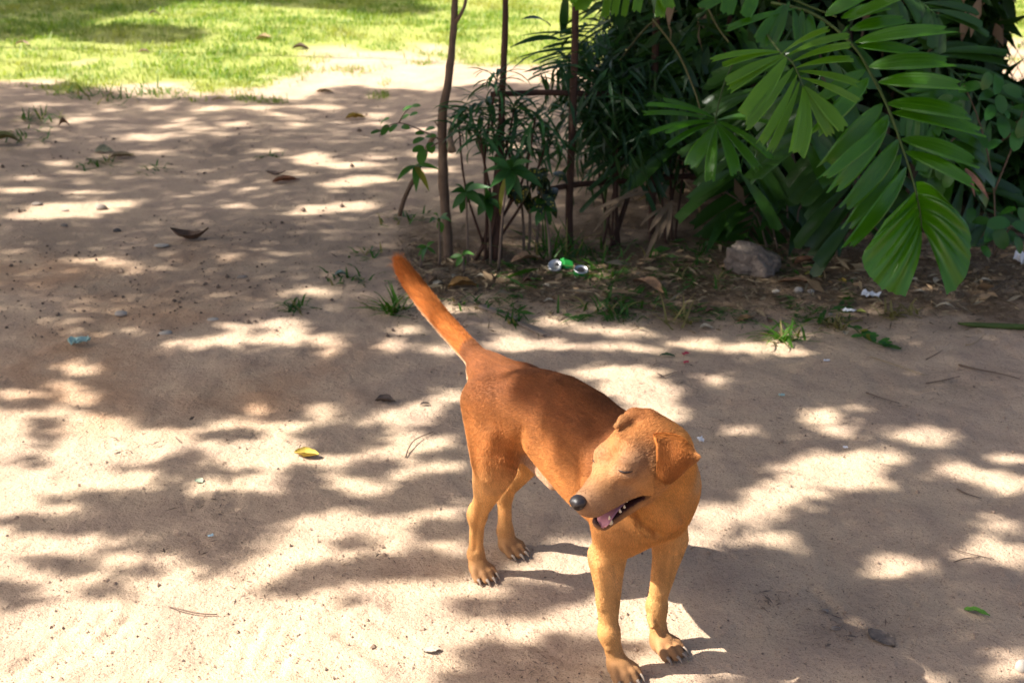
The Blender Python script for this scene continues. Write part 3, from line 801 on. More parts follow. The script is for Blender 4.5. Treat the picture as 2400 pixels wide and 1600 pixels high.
    cur = bpy.data.hair_curves.new('fur')
    cur.add_curves([3] * len(P))
    o0 = ORIGIN[root.name]
    cur.attributes['position'].data.foreach_set('vector', (pts - o0).astype(np.float32).ravel())
    ra = cur.attributes.get('radius') or cur.attributes.new('radius', 'FLOAT', 'POINT')
    ra.data.foreach_set('value', np.tile(np.array([.00027, .00021, .00006], np.float32), len(P)))
    fc = cur.attributes.new('coat', 'FLOAT_COLOR', 'CURVE')
    Lh[n1_:] = .0038
    st_ = np.where((Pd[:, 2] < .30) | (Pd[:, 0] > .44), vnoise((Pd[:, 0] + Pd[:, 1]) * 190, Pd[:, 2] * 38), vnoise((Pd[:, 2] + .6 * Pd[:, 1]) * 190, Pd[:, 0] * 42))
    Cc = Cc * (rng.uniform(.66, 1.36, len(P)) * np.where((Pd[:, 0] > .40) & (Pd[:, 2] > .26), 1.0, .82 + .36 * st_))[:, None]
    fc.data.foreach_set('color', np.c_[Cc, np.ones(len(P))].astype(np.float32).ravel())
    mh, nt, b, out = newmat('dog hair')
    ca_ = N(nt, 'ShaderNodeAttribute', attribute_name='coat')
    nt.links.new(ca_.outputs['Color'], b.inputs['Base Color'])
    b.inputs['Roughness'].default_value = .55; b.inputs['Specular IOR Level'].default_value = .18
    cur.materials.append(mh)
    fo = bpy.data.objects.new('fur', cur); COL.objects.link(fo); fo.parent = root; fo['kind'] = 'stuff'
    # --- nose
    bag_v = []
    nseg, nring = 20, 14
    for i in range(nring):
        th = math.pi * i / (nring - 1)
        for j in range(nseg):
            ph = 2 * math.pi * j / nseg
            x = .0150 * math.cos(th); r = math.sin(th) ** .85
            y = .0148 * r * math.cos(ph) * (1 + .22 * math.sin(ph)); z = .0132 * r * math.sin(ph)
            p = np.array([x, y, z])
            for sgn in (-1, 1):
                dd = np.linalg.norm(p - np.array([.0105, sgn * .0080, -.003]))
                p[0] -= .011 * math.exp(-(dd / .0045) ** 2)
            if abs(p[1]) < .003 and p[0] > 0: p[0] -= .0015
            bag_v.append(from_head(p + np.array([.1025, 0, -.0165])))
    m_nose = plain('dark wet nose', (.020, .015, .015), .42, .4, 400, .4, .0008, spec=.5)
    obj('nose', bag_v, grid_faces(nring, nseg, True), m_nose, root)
    # --- tongue
    m_t = plain('pink tongue', (.58, .24, .27), .45, .18, 120, .3, .001, spec=.5)
    tp = spline([(-.004, .002, -.069), (.026, .008, -.069), (.048, .012, -.0715), (.064, .015, -.077), (.073, .016, -.0835)], 14)
    tv = []
    for i, p in enumerate(tp):
        t = i / 13; wd = .0205 * (1 - .35 * t) * math.sqrt(max(.02, 1 - max(0, t - .82) ** 2 / .19 ** 2))
        for s_, z in ((-1, .003), (-.5, .0005), (0, -.0012), (.5, .0005), (1, .003), (.6, -.004), (-.6, -.004)):
            tv.append(from_head(p + np.array([0, s_ * wd, z])))
    obj('tongue', tv, grid_faces(14, 7, True), m_t, root)
    # --- teeth: lower canine and the cheek teeth
    m_tooth = plain('ivory tooth', (.66, .57, .42), .35, .1, 200, .1, .0005, spec=.5)
    def tooth(base, tip, r):
        v, f = tube(spline([from_head(base), from_head((np.array(base) + np.array(tip)) / 2 + np.array([.0006, 0, 0])), from_head(tip)], 6), [r, r * .85, r * .6, r * .15], 7)
        obj('tooth', v, f, m_tooth, root)
    tooth((.056, .0215, -.0865), (.059, .0245, -.066), .0046)
    tooth((.064, -.012, -.081), (.066, -.013, -.066), .0034)
    for h_ in (.006, .014, .022): tooth((h_ - .008, .0295 - h_ * .1, -.054), (h_ - .008, .029 - h_ * .1, -.0665), .0036)
    for h_ in (.018, .030): tooth((h_, .0225, -.079), (h_, .0228, -.0715), .0030)
    # --- shut eyes: dark lash line on the lid, found on the head's surface
    tree = BVHTree.FromPolygons([tuple(v) for v in VW], [tuple(q) for q in Fq])
    m_eye = plain('dark eyelid line', (.026, .014, .011), .5, .2, 200, .1, .0005)
    def lid(line):
        pts_ = []
        for px, py in line:
            d = unit(ray(px, py)); h = tree.ray_cast(Vector(cC), Vector(d))
            if h[0] is not None: pts_.append(np.array(h[0]) - d * .0008)
        return np.array(pts_)
    L1 = lid([(1449, 1101), (1456, 1104.5), (1465, 1106.5), (1474, 1106), (1483, 1104)])
    v, f = tube(spline(L1, 12), [.0007, .0020, .0023, .0018, .0006], 6)
    obj('eyelid', v, f, m_eye, root)
    R1 = []
    for p in L1:                                               # the far eye, mirrored across the head
        q = (p - headE) @ HB.T; q[1] *= -1.2; q[2] -= .006; q = q @ HB + headE
        R1.append(np.array(tree.find_nearest(Vector(q))[0]))
    v, f = tube(spline(R1, 12), [.0007, .0020, .0023, .0018, .0006], 6)
    obj('eyelid', v, f, m_eye, root)
    # --- claws
    m_claw = plain('horn claw', (.27, .21, .16), .4, .4, 150, .2, .0005)
    for a, b_ in claws:
        a, b_ = from_dog(a), from_dog(b_)
        v, f = tube(spline([a, (a + b_) / 2 + np.array([0, 0, .003]), b_], 6), [.0042, .0036, .0024, .0008], 6)
        obj('claw', v, f, m_claw, root)
    return root
build_dog()
for p, r in (((.02, -.05, .45), .10), ((.0, -.06, .32), .08), ((.0, -.06, .18), .05), ((-.05, .06, .2), .05), ((.18, -.06, .37), .07), ((.30, -.08, .36), .06),
             ((.46, -.08, .3), .05), ((.49, -.07, .12), .06), ((.48, .07, .12), .05), ((.53, 0, .36), .06)):
    SUNNY_BODY.append((*from_dog(p), r))
for p, r in (((-.06, 0, .03), .07), ((-.075, .05, .01), .06), ((.02, 0, -.0), .05), ((.10, 0, -.03), .02)):
    SUNNY_BODY.append((*from_head(p), r))
for x, y, r in ((1095, 850, .035), (1040, 770, .03), (985, 703, .022)):
    SUNNY_BODY.append((*from_dog(on_plane(x, y, 0)), r))
SUNNY_BODY = np.array(SUNNY_BODY)
# ------------------------------------------------------------------ shade trees left of the frame and over the hedge
def crown_leaves(n, x0, x1, y0, y1, zl, zh, leaf, seed):
    """leaf places whose shadow falls on the shaded ground: found by following the sun from the ground up"""
    r = np.random.default_rng(seed)
    g = np.stack([r.uniform(x0, x1, n), r.uniform(y0, y1, n), np.zeros(n)], -1)
    z = r.uniform(zl, zh, n)
    P = g - LDIR * (z / -LDIR[2])[:, None]
    ok = np.ones(n, bool)
    lim = []
    for a in np.linspace(0, 2 * np.pi, 5)[:-1].tolist() + [None]:
        q = g.copy()
        if a is not None: q[:, 0] += math.cos(a) * leaf * .42; q[:, 1] += math.sin(a) * leaf * .36
        d = to_px(q) / K
        ok &= ~is_lit(d[:, 0], d[:, 1]) | (q[:, 1] < 1.4)
    for x, y, zc, rad in SUNNY_BODY:
        c = np.array([x, y, zc]); v = P - c
        dist = np.linalg.norm(v - (v @ LDIR)[:, None] * LDIR, axis=1)
        ok &= dist > rad + leaf * .4
    return P[ok]
def shade_tree(label, base, top, limbs, leaves, leaf, seed):
    t = thing('shade_tree', label, 'tree', base, 'shade trees beside the lawn')
    base, top = np.array(base), np.array(top)
    v, f = tube(spline([base - [0, 0, .1], base * .6 + top * .4 + [.12, .1, 0], top], 14), [.24, .19, .17, .15], 14, .05, seed)
    obj('trunk', v, f, M_bark, t)
    for i, e in enumerate(limbs):
        e = np.array(e)
        mid = (top + e) / 2 + np.array([0, 0, .5])
        v, f = tube(spline([top - [0, 0, .2], mid, e], 12), [.028, .016, .006], 8, .04, seed + i)
        obj('branch', v, f, M_bark, t)
    if len(leaves): leaf_cloud(leaves, leaf, leaf * .5, M_crown, 'crown', t, seed, droop=.15, flat=.55)
    return t
Pn = crown_leaves(150000, -2.4, 3.0, 1.6, 4.6, 3.1, 4.2, .058, 21)
Pm = crown_leaves(84000, -3.6, 4.6, 4.6, 7.2, 3.8, 5.2, .07, 22)
Pf = crown_leaves(150000, -6.2, 4.6, 7.2, 14.5, 4.4, 5.8, .088, 23)
shade_tree('shade tree with spreading crown left of the dog outside the view', (-5.4, .7, 0), (-5.2, .9, 3.0), [(-5.6, 1.6, 4.0), (-3.4, 1.5, 3.8), (-6.0, 3.4, 3.9), (-6.4, 2.4, 4.2)], Pn, .058, 1)
shade_tree('shade tree with dense crown left of the posts outside the view', (-7.0, 6.0, 0), (-6.6, 5.9, 3.6), [(-8.0, 5.2, 4.8), (-6.2, 5.0, 4.9), (-4.4, 6.6, 4.8), (-3.0, 6.1, 4.9)], Pm, .07, 2)
shade_tree('tall shade tree standing on the lawn left of the view', (-10.5, 10.5, 0), (-10.0, 10.2, 4.2), [(-11.5, 9.0, 5.6), (-8.0, 8.8, 5.6), (-6.0, 10.5, 5.6), (-4, 8.6, 5.8), (-9, 12.5, 5.8)], Pf, .088, 3)
rr = np.random.default_rng(5)
Pc = np.stack([rr.uniform(.9, 6.0, 5000), rr.uniform(7.2, 8.6, 5000), rr.uniform(2.6, 4.4, 5000)], -1)  # unseen crown over the hedge, added to hold sky light off it
tb = at(2232, 150, 7.6); tb[2] = 0
shade_tree('dark tree trunk standing inside the hedge behind the big palm leaf', tuple(tb), (tb[0] + .1, tb[1] + .1, 2.6), [(1.6, 7.6, 3.2), (3.2, 7.4, 3.4), (5.0, 7.8, 3.6), (2.6, 8.2, 3.6)], Pc, .16, 4)

# ------------------------------------------------------------------ lawn
def make_lawn():
    n = 330000
    r = np.random.default_rng(31)
    x = r.uniform(-6.0, 5.2, n); y = 8.2 + r.random(n) ** 1.15 * 6.0
    D = to_px(np.stack([x, y, np.zeros(n)], -1)) / K
    nz = vnoise(x * 2.2, y * 2.2) - .5; nz2 = vnoise(x * 7, y * 7) - .5
    e = (poly_y(D[:, 0], LAWN_EDGE) + nz * 70 + nz2 * 44 - D[:, 1])
    dens = np.maximum(np.clip(e / 95 + .10, 0, 1), .5 * (e > -45) * (vnoise(x * 5 + 40, y * 5) > .68)) * np.clip(.55 + nz2 * 1.6 + nz, .12, 1)
    k = r.random(n) < dens
    x, y = x[k], y[k]; n = len(x)
    P = np.stack([x, y, gh(x, y) - .004], -1)
    az = r.uniform(0, 2 * np.pi, n); lean = np.abs(r.normal(.75, .4, n))
    L = r.uniform(.025, .06, n) * (1 + .8 * (r.random(n) < .03)); W = r.uniform(.004, .0075, n)
    h = np.stack([np.cos(az), np.sin(az), np.zeros(n)], -1); s = np.stack([-np.sin(az), np.cos(az), np.zeros(n)], -1)
    u = np.array([0, 0, 1.0])
    m_ = P + h * (L * np.sin(lean) * .5)[:, None] + u * (L * np.cos(lean * .6) * .55)[:, None]
    tp = P + h * (L * np.sin(lean))[:, None] + u * (L * np.cos(lean) * .9)[:, None]
    V = np.stack([P - s * W[:, None] / 2, P + s * W[:, None] / 2, m_ + s * W[:, None] / 2.3, m_ - s * W[:, None] / 2.3, tp], 1).reshape(-1, 3)
    b = np.arange(n)[:, None] * 5
    Fs = np.concatenate([b + np.array([[0, 1, 2]]), b + np.array([[0, 2, 3]]), b + np.array([[3, 2, 4]])])
    m, nt, bs, out = newmat('lawn grass')
    ge = N(nt, 'ShaderNodeNewGeometry'); n1 = noise(nt, 1.3, 4, .6, ge.outputs['Position'])
    c = mix(nt, ge.outputs['Random Per Island'], (.10, .205, .016), (.22, .285, .04))
    c = mix(nt, ramp(nt, n1.outputs[0], .46, .78).outputs[0], c, (.38, .35, .10))
    nt.links.new(c, bs.inputs['Base Color']); bs.inputs['Roughness'].default_value = .5
    t = N(nt, 'ShaderNodeBsdfTranslucent'); nt.links.new(mix(nt, 1.0, c, (1.5, 1.5, .7), 'MULTIPLY'), t.inputs['Color'])
    ms = N(nt, 'ShaderNodeMixShader'); ms.inputs[0].default_value = .42
    nt.links.new(bs.outputs[0], ms.inputs[1]); nt.links.new(t.outputs[0], ms.inputs[2]); nt.links.new(ms.outputs[0], out.inputs['Surface'])
    o = obj('lawn_grass', V, Fs, m, loc=(0, 9, 0), kind='stuff')
    tag(o, 'short sunlit lawn grass beyond the dirt path', 'grass')
make_lawn()

# ------------------------------------------------------------------ sapling, pole fence, sticks
def pole(pts, z, rad, ns=9, knob=.06, n=18, seed=0):
    return tube(spline([at(px, py, z + dz) for px, py, dz in pts], n), rad, ns, knob, seed)
zP = 5.5
b0 = GG(1051, 602)
t = thing('sapling', 'slim grey brown sapling trunk with a knobbly kink and a forking twig at the top', 'tree', b0)
v, f = pole([(1052, 608, 0), (1050, 560, 0), (1044, 497, 0), (1039, 420, 0), (1038, 352, 0), (1037, 269, 0), (1051, 187, 0), (1060, 104, 0), (1065, 40, 0), (1068, -60, 0), (1074, -300, .05)], zP, [.0195, .018, .0185, .02, .0175, .019, .0155, .0145, .0135, .012, .009], 10, .07, 34)
obj('trunk', v, f, M_bark, t)
v, f = pole([(1066, 55, 0), (1080, 34, -.02), (1091, 5, -.03), (1093, -40, -.03)], zP, [.010, .007, .006, .005], 7, .04, 10)
obj('branch', v, f, M_bark, t)
v, f = pole([(1040, 300, 0), (1028, 296, -.01), (1018, 284, -.02)], zP, [.006, .004, .002], 6, .05, 6)
obj('branch', v, f, M_bark, t)

b1 = GG(1165, 602)
t = thing('pole_fence', 'rustic fence of thin reddish brown poles tied with two cross rails', 'fence', b1)
v, f = pole([(1164, 608, 0), (1168, 520, 0), (1172, 400, 0), (1176, 250, 0), (1182, 120, 0), (1185, 0, 0), (1187, -120, 0)], 5.5, [.019, .019, .016, .013, .0125, .012, .0115], 9, .06, 24, 2)
obj('post', v, f, M_bark_red, t)
v, f = pole([(1150, 604, .03), (1154, 520, .02), (1160, 430, .02), (1166, 360, .02)], 5.5, [.009, .008, .008, .007], 7, .05, 14, 3)
obj('post', v, f, M_bark_red, t)
v, f = pole([(1335, 586, 0), (1334, 480, 0), (1338, 380, 0), (1341, 290, 0), (1346, 150, 0), (1349, 0, 0), (1351, -120, 0)], 5.65, [.0165, .0155, .015, .0155, .015, .014, .013], 9, .06, 24, 4)
obj('post', v, f, M_bark_red, t)
v, f = pole([(1527, 575, 0), (1529, 420, 0), (1532, 250, 0), (1537, 96, 0), (1541, -100, 0)], 5.85, [.016, .015, .015, .014], 9, .06, 22, 5)
obj('post', v, f, M_bark_red, t)
v, f = pole([(1150, 222, -.01), (1200, 220, 0), (1270, 217, .06), (1341, 219, .12), (1450, 222, .25), (1580, 226, .4)], 5.54, [.0115, .012, .0115, .012, .011], 8, .06, 20, 6)
obj('rail', v, f, M_bark_red, t)
v, f = pole([(1290, 444, .05), (1340, 434, .14), (1430, 426, .24), (1560, 416, .36), (1700, 410, .45)], 5.54, [.011, .012, .012, .011], 8, .06, 20, 7)
obj('rail', v, f, M_bark_red, t)

def stick(name, label, cat, pts, rad, mat=M_twig, group=None, ns=6, n=14, lift=.004):
    P = []
    for px, py, h in pts:
        g = G(px, py, h); g[2] = h + lift + gh(g[0], g[1]); P.append(g)
    v, f = tube(spline(P, n), rad, ns, .05, int(pts[0][0]))
    return tag(obj(name, v, f, mat), label, cat, group)
v, f = pole([(936, 505, .25), (950, 460, .2), (975, 410, .12), (1000, 350, .05), (1018, 318, 0)], 5.58, [.010, .0095, .009, .009], 7, .08, 14, 8)
tag(obj('leaning_stick', v, f, M_bark), 'broken stick leaning on the sapling trunk behind the oval leaves', 'stick')
# a scrap of pale cloth-like bark hanging on the sapling
v = [at(px, py, 5.46 + dz) for px, py, dz in ((1050, 300, 0), (1058, 302, .01), (1062, 330, -.01), (1069, 356, .01), (1060, 360, -.02), (1050, 358, .01), (1049, 330, -.015))]
vv = np.array(v); vb = vv + np.array([0, .012, 0]); n_ = len(vv)
tag(obj('dry_husk', np.r_[vv, vb], [tuple(range(n_)), tuple(range(n_, 2 * n_))[::-1]] + [(i, n_ + i, n_ + (i + 1) % n_, (i + 1) % n_) for i in range(n_)], littermat((.30, .22, .15))), 'pale dry husk caught on the right side of the sapling trunk', 'husk')

# ------------------------------------------------------------------ leaf parts in view
def leaf_px(parent, a, b, wpx, z0, z1, mat, shape='lance', bulge=.06, fold=.25, name='leaf', nrm=None, nseg=7, ncol=3, jag=0, ovl=None):
    """a leaf from its base to its tip, both as photo pixels with a distance"""
    p0, p1 = at(a[0], a[1], z0), at(b[0], b[1], z1)
    if nrm is None: nrm = unit(np.array([random.uniform(-.35, .35), -.55 + random.uniform(-.3, .3), .75]))
    V, Fs = blade(p0, p1, wpx * (z0 + z1) / 2 / FPX, bulge, nrm, nseg, fold, shape, ncol, jag)
    return obj(name, V, Fs, mat, parent)

# narrow-leaved shrub between the sapling and the fence posts
def strap_shrub(label, centres, z, base_px, n_each, L, mat, seed, group, stem_px=None, stuff=0):
    r = np.random.default_rng(seed); random.seed(seed)
    bp = GG(*base_px)
    t = thing('strap_leaved_shrub', label, 'shrub', bp, group)
    var = [unit_leaf(1, .058 + .02 * (i % 2), .5 + .35 * i, 'strap', 6, .3, 'leaf', mat) for i in range(4)]
    for ci, (cx, cy, dz, sc_) in enumerate(centres):
        c = at(cx, cy, z + dz)
        mid = (c * .55 + bp * .45) + np.array([r.normal(0, .03), r.normal(0, .03), 0])
        v, f = tube(spline([bp + [r.normal(0, .03), r.normal(0, .03), 0], mid, c], 9), [.006, .005, .004], 6)
        obj('stem', v, f, M_bark_red, t)
        for k in range(n_each):
            yaw = k * 2.4 + r.normal(0, .2); el = r.uniform(-.25, 1.0)
            o = put_leaf(var[k % 4], t, c + np.array([0, 0, -.05 + .07 * k / n_each]), yaw, el, r.normal(0, .3), L * sc_ * r.uniform(.7, 1.15))
    if stuff:
        n = stuff
        ci = r.integers(0, len(centres), n)
        C_ = np.array([at(cx, cy, z + dz) for cx, cy, dz, s_ in centres])
        P = C_[ci] + r.normal(0, .10, (n, 3)) * [1, 1.3, .9]
        leaf_cloud(P, L * .8, L * .09, mat, 'foliage', t, seed, droop=.5, flat=.4)
    return t
strap_shrub('low dark shrub of narrow strap leaves between the sapling trunk and the fence post', [(1165, 185, 0, .9), (1100, 255, 0, 1), (1145, 245, .1, 1.1), (1205, 255, .05, 1.1), (1255, 275, 0, 1.1), (1185, 325, .06, 1), (1125, 310, -.05, 1), (1285, 325, .05, .9), (1240, 340, .08, .9), (1075, 285, .05, .8)], 5.45, (1150, 600), 27, .175, M_narrow_front, 41, 'strap leaved shrubs of the hedge')
strap_shrub('dark strap leaved bush hanging over the fence rail right of the second post', [(1410, 150, .1, 1.0), (1420, 220, .05, 1.1), (1470, 180, .2, 1.2), (1400, 290, .1, 1.1), (1450, 290, 0, 1.2), (1500, 250, .2, 1.2), (1550, 190, .3, 1.2), (1530, 320, .2, 1.1)], 5.75, (1440, 575), 22, .19, M_narrow, 42, 'strap leaved shrubs of the hedge', stuff=1800)
strap_shrub('deep shaded strap leaved bush at the top behind the fan palm leaf', [(1500, 60, .3, 1.2), (1580, 40, .4, 1.3), (1600, 130, .4, 1.2), (1650, 80, .4, 1.2), (1530, 30, .4, 1.0)], 6.0, (1570, 560), 18, .22, M_hedge, 43, 'strap leaved shrubs of the hedge', stuff=1500)
# long arching leaves that cross the fence posts from the right
t = thing('ginger_plant', 'tall plant of long blue green blades arching left across the fence posts', 'plant', GG(1420, 570))
v, f = pole([(1420, 575, .1), (1415, 380, .1), (1405, 160, .1)], 5.75, [.008, .007, .004], 6, .03)
obj('stem', v, f, M_rib, t)
for a, b, wp in (((1290, 62), (1222, 46), 24), ((1318, 95), (1195, 112), 20), ((1320, 80), (1330, -40), 22), ((1400, 120), (1200, 140), 9), ((1400, 95), (1215, 85), 8), ((1380, 165), (1262, 172), 20), ((1390, 160), (1305, 200), 24), ((1400, 150), (1240, 165), 8), ((1410, 60), (1260, 100), 8), ((1400, 180), (1290, 150), 9), ((1325, 60), (1312, 90), 14)):
    leaf_px(t, a, b, wp, 5.75, 5.6, M_narrow, 'lance', .10, .2)

# broad-leaved saplings
def broad_sapling(label, stem, hub, z, leaves, mat, yellow=()):
    bp = at(stem[0][0], stem[0][1], z); bp[2] = gh(bp[0], bp[1])
    t = thing('broad_leaved_seedling', label, 'plant', bp, 'broad leaved seedlings at the fence foot')
    v, f = tube(spline([bp] + [at(x, y, z) for x, y in stem[1:]], 10), [.006, .005, .004], 6)
    obj('stem', v, f, M_twig, t)
    for i, (bx, by, wp) in enumerate(leaves):
        leaf_px(t, hub, (bx, by), wp, z, z - random.uniform(-.06, .12), M_yellowish if i in yellow else mat, 'lance', random.uniform(.04, .14), .3)
    return t
broad_sapling('tallest broad leaved seedling with dark green star of leaves left of the thick fence post', [(1168, 600), (1180, 480), (1196, 398)], (1198, 396), 5.35, [(1128, 408, 24), (1140, 368, 20), (1148, 440, 24), (1188, 458, 26), (1240, 402, 24), (1272, 440, 30), (1250, 380, 22), (1225, 470, 20), (1205, 362, 18), (1172, 505, 18), (1190, 375, 16)], M_broad, (9,))
broad_sapling('shorter broad leaved seedling just right of the sapling foot', [(1096, 565), (1094, 500), (1092, 455)], (1092, 450), 5.4, [(1056, 452, 18), (1060, 490, 20), (1080, 500, 20), (1140, 492, 22), (1150, 440, 20), (1110, 425, 18), (1066, 432, 16), (1126, 462, 18)], M_broad)
broad_sapling('small sunlit seedling in front of the sapling foot', [(1086, 625), (1086, 610), (1085, 600)], (1085, 600), 5.3, [(1053, 604, 13), (1068, 626, 14), (1090, 622, 13), (1112, 598, 13), (1098, 585, 11), (1072, 590, 11)], M_oval)
broad_sapling('little weed left of the sapling foot with drooping leaves', [(1030, 600), (1030, 560), (1028, 520)], (1028, 518), 5.4, [(1006, 522, 16), (1016, 500, 16), (1050, 500, 16), (1058, 520, 16), (1036, 545, 18)], M_oval)
broad_sapling('pale curling weed beside the dog tail tip', [(985, 605), (990, 590), (1000, 580)], (1000, 580), 5.35, [(975, 580, 12), (980, 600, 12), (1020, 566, 12), (1022, 596, 9), (990, 612, 12)], M_oval)

broad_sapling('leafy seedling with broad shiny leaves against the thin stems between sapling and post', [(1150, 600), (1148, 520), (1140, 470)], (1140, 468), 5.42, [(1112, 478, 22), (1120, 505, 22), (1150, 520, 22), (1172, 490, 22), (1166, 455, 20), (1138, 440, 18), (1108, 455, 18)], M_broad)
broad_sapling('leafy seedling with upright broad leaves close to the thick fence post', [(1290, 595), (1285, 540), (1275, 490)], (1274, 488), 5.45, [(1240, 500, 22), (1256, 530, 22), (1290, 528, 22), (1308, 494, 20), (1292, 462, 20), (1258, 465, 20)], M_broad)
# yellow-spotted shrub
def spot_mat():
    m = leafmat('yellow spotted leaf', (.018, .040, .012), .4, .2, .3, 20, .5, .2)
    nt = m.node_tree; b = nt.nodes['Principled BSDF']
    src = b.inputs['Base Color'].links[0].from_socket
    vo = N(nt, 'ShaderNodeTexVoronoi'); vo.inputs['Scale'].default_value = 85
    nt.links.new(N(nt, 'ShaderNodeTexCoord').outputs['Object'], vo.inputs['Vector'])
    nt.links.new(mix(nt, ramp(nt, vo.outputs['Distance'], .22, .32).outputs[0], (.42, .36, .03), src), b.inputs['Base Color'])
    return m
M_spot = spot_mat()
bp = GG(1250, 590)
t = thing('spotted_shrub', 'dark shrub with yellow spotted leaves between the two fence posts', 'shrub', bp)
for x0, x1 in ((1240, 1236), (1255, 1262), (1228, 1215)):
    v, f = pole([(x0, 592, 0), ((x0 + x1) / 2 + 4, 510, 0), (x1, 420, 0)], 5.55, [.007, .006, .005], 6, .03, 10)
    obj('stem', v, f, M_twig, t)
r = np.random.default_rng(44)
for k in range(34):
    cx, cy = r.uniform(1190, 1300), r.uniform(385, 470)
    a = r.uniform(.2, math.pi - .2)
    leaf_px(t, (cx, cy), (cx + 38 * math.cos(a), cy + 62 * math.sin(a) * r.uniform(.6, 1.2)), 24, 5.5 + r.normal(0, .06), 5.48 + r.normal(0, .06), M_spot, 'lance', .08, .25)

# twig with oval leaves in front of the leaning stick
t = thing('oval_leaf_twig', 'drooping twig with rows of oval green leaves left of the sapling trunk', 'twig', at(1035, 330, 5.4))
for pts in ([(1036, 330), (990, 307), (935, 288), (885, 308)], [(1036, 330), (1010, 345), (990, 375), (975, 392)], [(935, 288), (948, 265), (965, 250)]):
    v, f = tube(spline([at(x, y, 5.38) for x, y in pts], 10), [.0035, .0025, .0015], 5)
    obj('twig_stem', v, f, M_twig, t)
for (x, y, w_, l_, a) in ((955, 255, 14, 26, -20), (949, 276, 15, 24, -30), (951, 299, 15, 20, 20), (975, 249, 12, 22, 0), (984, 313, 14, 22, 170), (981, 330, 18, 30, 150), (980, 350, 18, 30, 155), (990, 368, 26, 38, 100), (1010, 347, 22, 28, 80), (1008, 303, 14, 24, -10), (1010, 320, 15, 26, 0), (922, 301, 16, 26, 130), (902, 305, 16, 30, 120), (881, 310, 12, 26, 160), (895, 290, 12, 16, -60), (970, 268, 12, 20, -15), (905, 281, 10, 18, -20)):
    ca, sa = math.cos(math.radians(a)) * l_ / 2, math.sin(math.radians(a)) * l_ / 2
    leaf_px(t, (x - ca, y - sa), (x + ca, y + sa), w_, 5.4, 5.36, M_oval, 'oval', .05, .15, nrm=unit(np.array([random.uniform(-.3, .3), -.6, .7])))
for i, (b, wp) in enumerate((((930, 425), 18), ((975, 450), 18), ((1006, 449), 16), ((1030, 398), 16))):
    leaf_px(t, (972, 388), b, wp, 5.4, 5.35, M_yellowish if i == 2 else M_oval, 'lance', .08, .3)

# ------------------------------------------------------------------ the big palm
palm_base = GG(2010, 560)
palm = thing('jagged_leaf_palm', 'large glossy palm with jagged leaflets and a fan tipped frond hanging to the ground', 'palm', palm_base)
def leaflet(fr, a, b, wp, z0, z1, mat, bulge=.05, nrm=None, shape='wedge'):
    p0, p1 = at(*a, z0), at(*b, z1)
    L = np.linalg.norm(p1 - p0)
    if nrm is None: nrm = unit(np.array([random.uniform(-.25, .25), -.6, .62 + random.uniform(-.25, .25)]))
    V, Fs = blade(p0, p1, wp * (z0 + z1) / 2 / FPX, bulge, nrm, 12, .30, shape, 7, .07)
    # narrow to the point and droop at the jagged end
    o = obj('leaflet', V, Fs, mat, fr)
    fattr(o, 'leaf_u', np.tile(np.linspace(-1, 1, 7), 13)); fattr(o, 'leaf_t', np.repeat(np.linspace(0, 1, 13), 7))
    return o
def rachis(pts, rad, mat=M_rib):
    v, f = tube(spline([at(*p) for p in pts], 22), rad, 7)
    return obj('frond', v, f, mat, palm)
Z6 = lambda x, y: (1800 + .4464 * x, .4464 * y)
Z5 = lambda x, y: (1300 + .3188 * x, .3188 * y)
def zr(t, za, zb): return za + (zb - za) * t
for pts in (((1530, 45, 5.35), (1587, 121, 5.3), (1625, 205, 5.25), (1645, 268, 5.2)), ((1645, -10, 5.5), (1680, 60, 5.45), (1708, 100, 5.4)), ((1440, 160, 5.9), (1520, 60, 5.8), (1600, 20, 5.8))):
    rachis(pts, [.0045, .004, .003], plain('yellowish cane', (.075, .07, .02), .6, .3, 30, .2, .001))
# frond hanging in front, with the two-lobed fan at its end
F3 = [Z6(*p) for p in ((20, 15), (200, 55), (340, 140), (465, 260), (530, 370), (590, 480), (640, 590), (690, 730), (735, 860), (770, 980), (800, 1120), (806, 1190))]
z3 = [5.2, 5.0, 4.85, 4.75, 4.70, 4.66, 4.63, 4.60, 4.57, 4.54, 4.52, 4.51]
fr3 = rachis([(x, y, z) for (x, y), z in zip(F3, z3)], [.0055, .0055, .005, .005, .0045, .0036, .003, .002])
for a, b, wp in (((455, 225), (935, 160), 66), ((470, 245), (800, 282), 54), ((530, 352), (945, 328), 84), ((580, 432), (1005, 452), 80), ((625, 545), (1040, 606), 80),
                 ((650, 592), (1110, 695), 72), ((700, 730), (1085, 858), 84), ((720, 796), (1075, 968), 62), ((430, 160), (715, 108), 62), ((385, 95), (625, 38), 56), ((300, 85), (520, -30), 60), ((420, 110), (760, -40), 54)):
    leaflet(fr3, Z6(*a), Z6(*b), wp * .4464 * 1.42, 4.64, 4.56 + random.uniform(-.05, .1), M_palm, .06, unit(np.array([random.uniform(-.15, .15), -.62, .74])), 'lens')
for a, b, wp in (((600, 545), (302, 870), 76), ((630, 605), (352, 995), 80), ((685, 735), (408, 1085), 76), ((700, 810), (424, 1185), 66), ((725, 880), (418, 1292), 64), ((530, 410), (242, 705), 64), ((510, 368), (265, 525), 54), ((640, 640), (300, 930), 50)):
    leaflet(fr3, Z6(*a), Z6(*b), wp * .4464 * 1.4, 4.66, 4.60 + random.uniform(-.05, .12), M_palm, .07, unit(np.array([.45 + random.uniform(-.15, .15), -.55, .6])), 'lens')
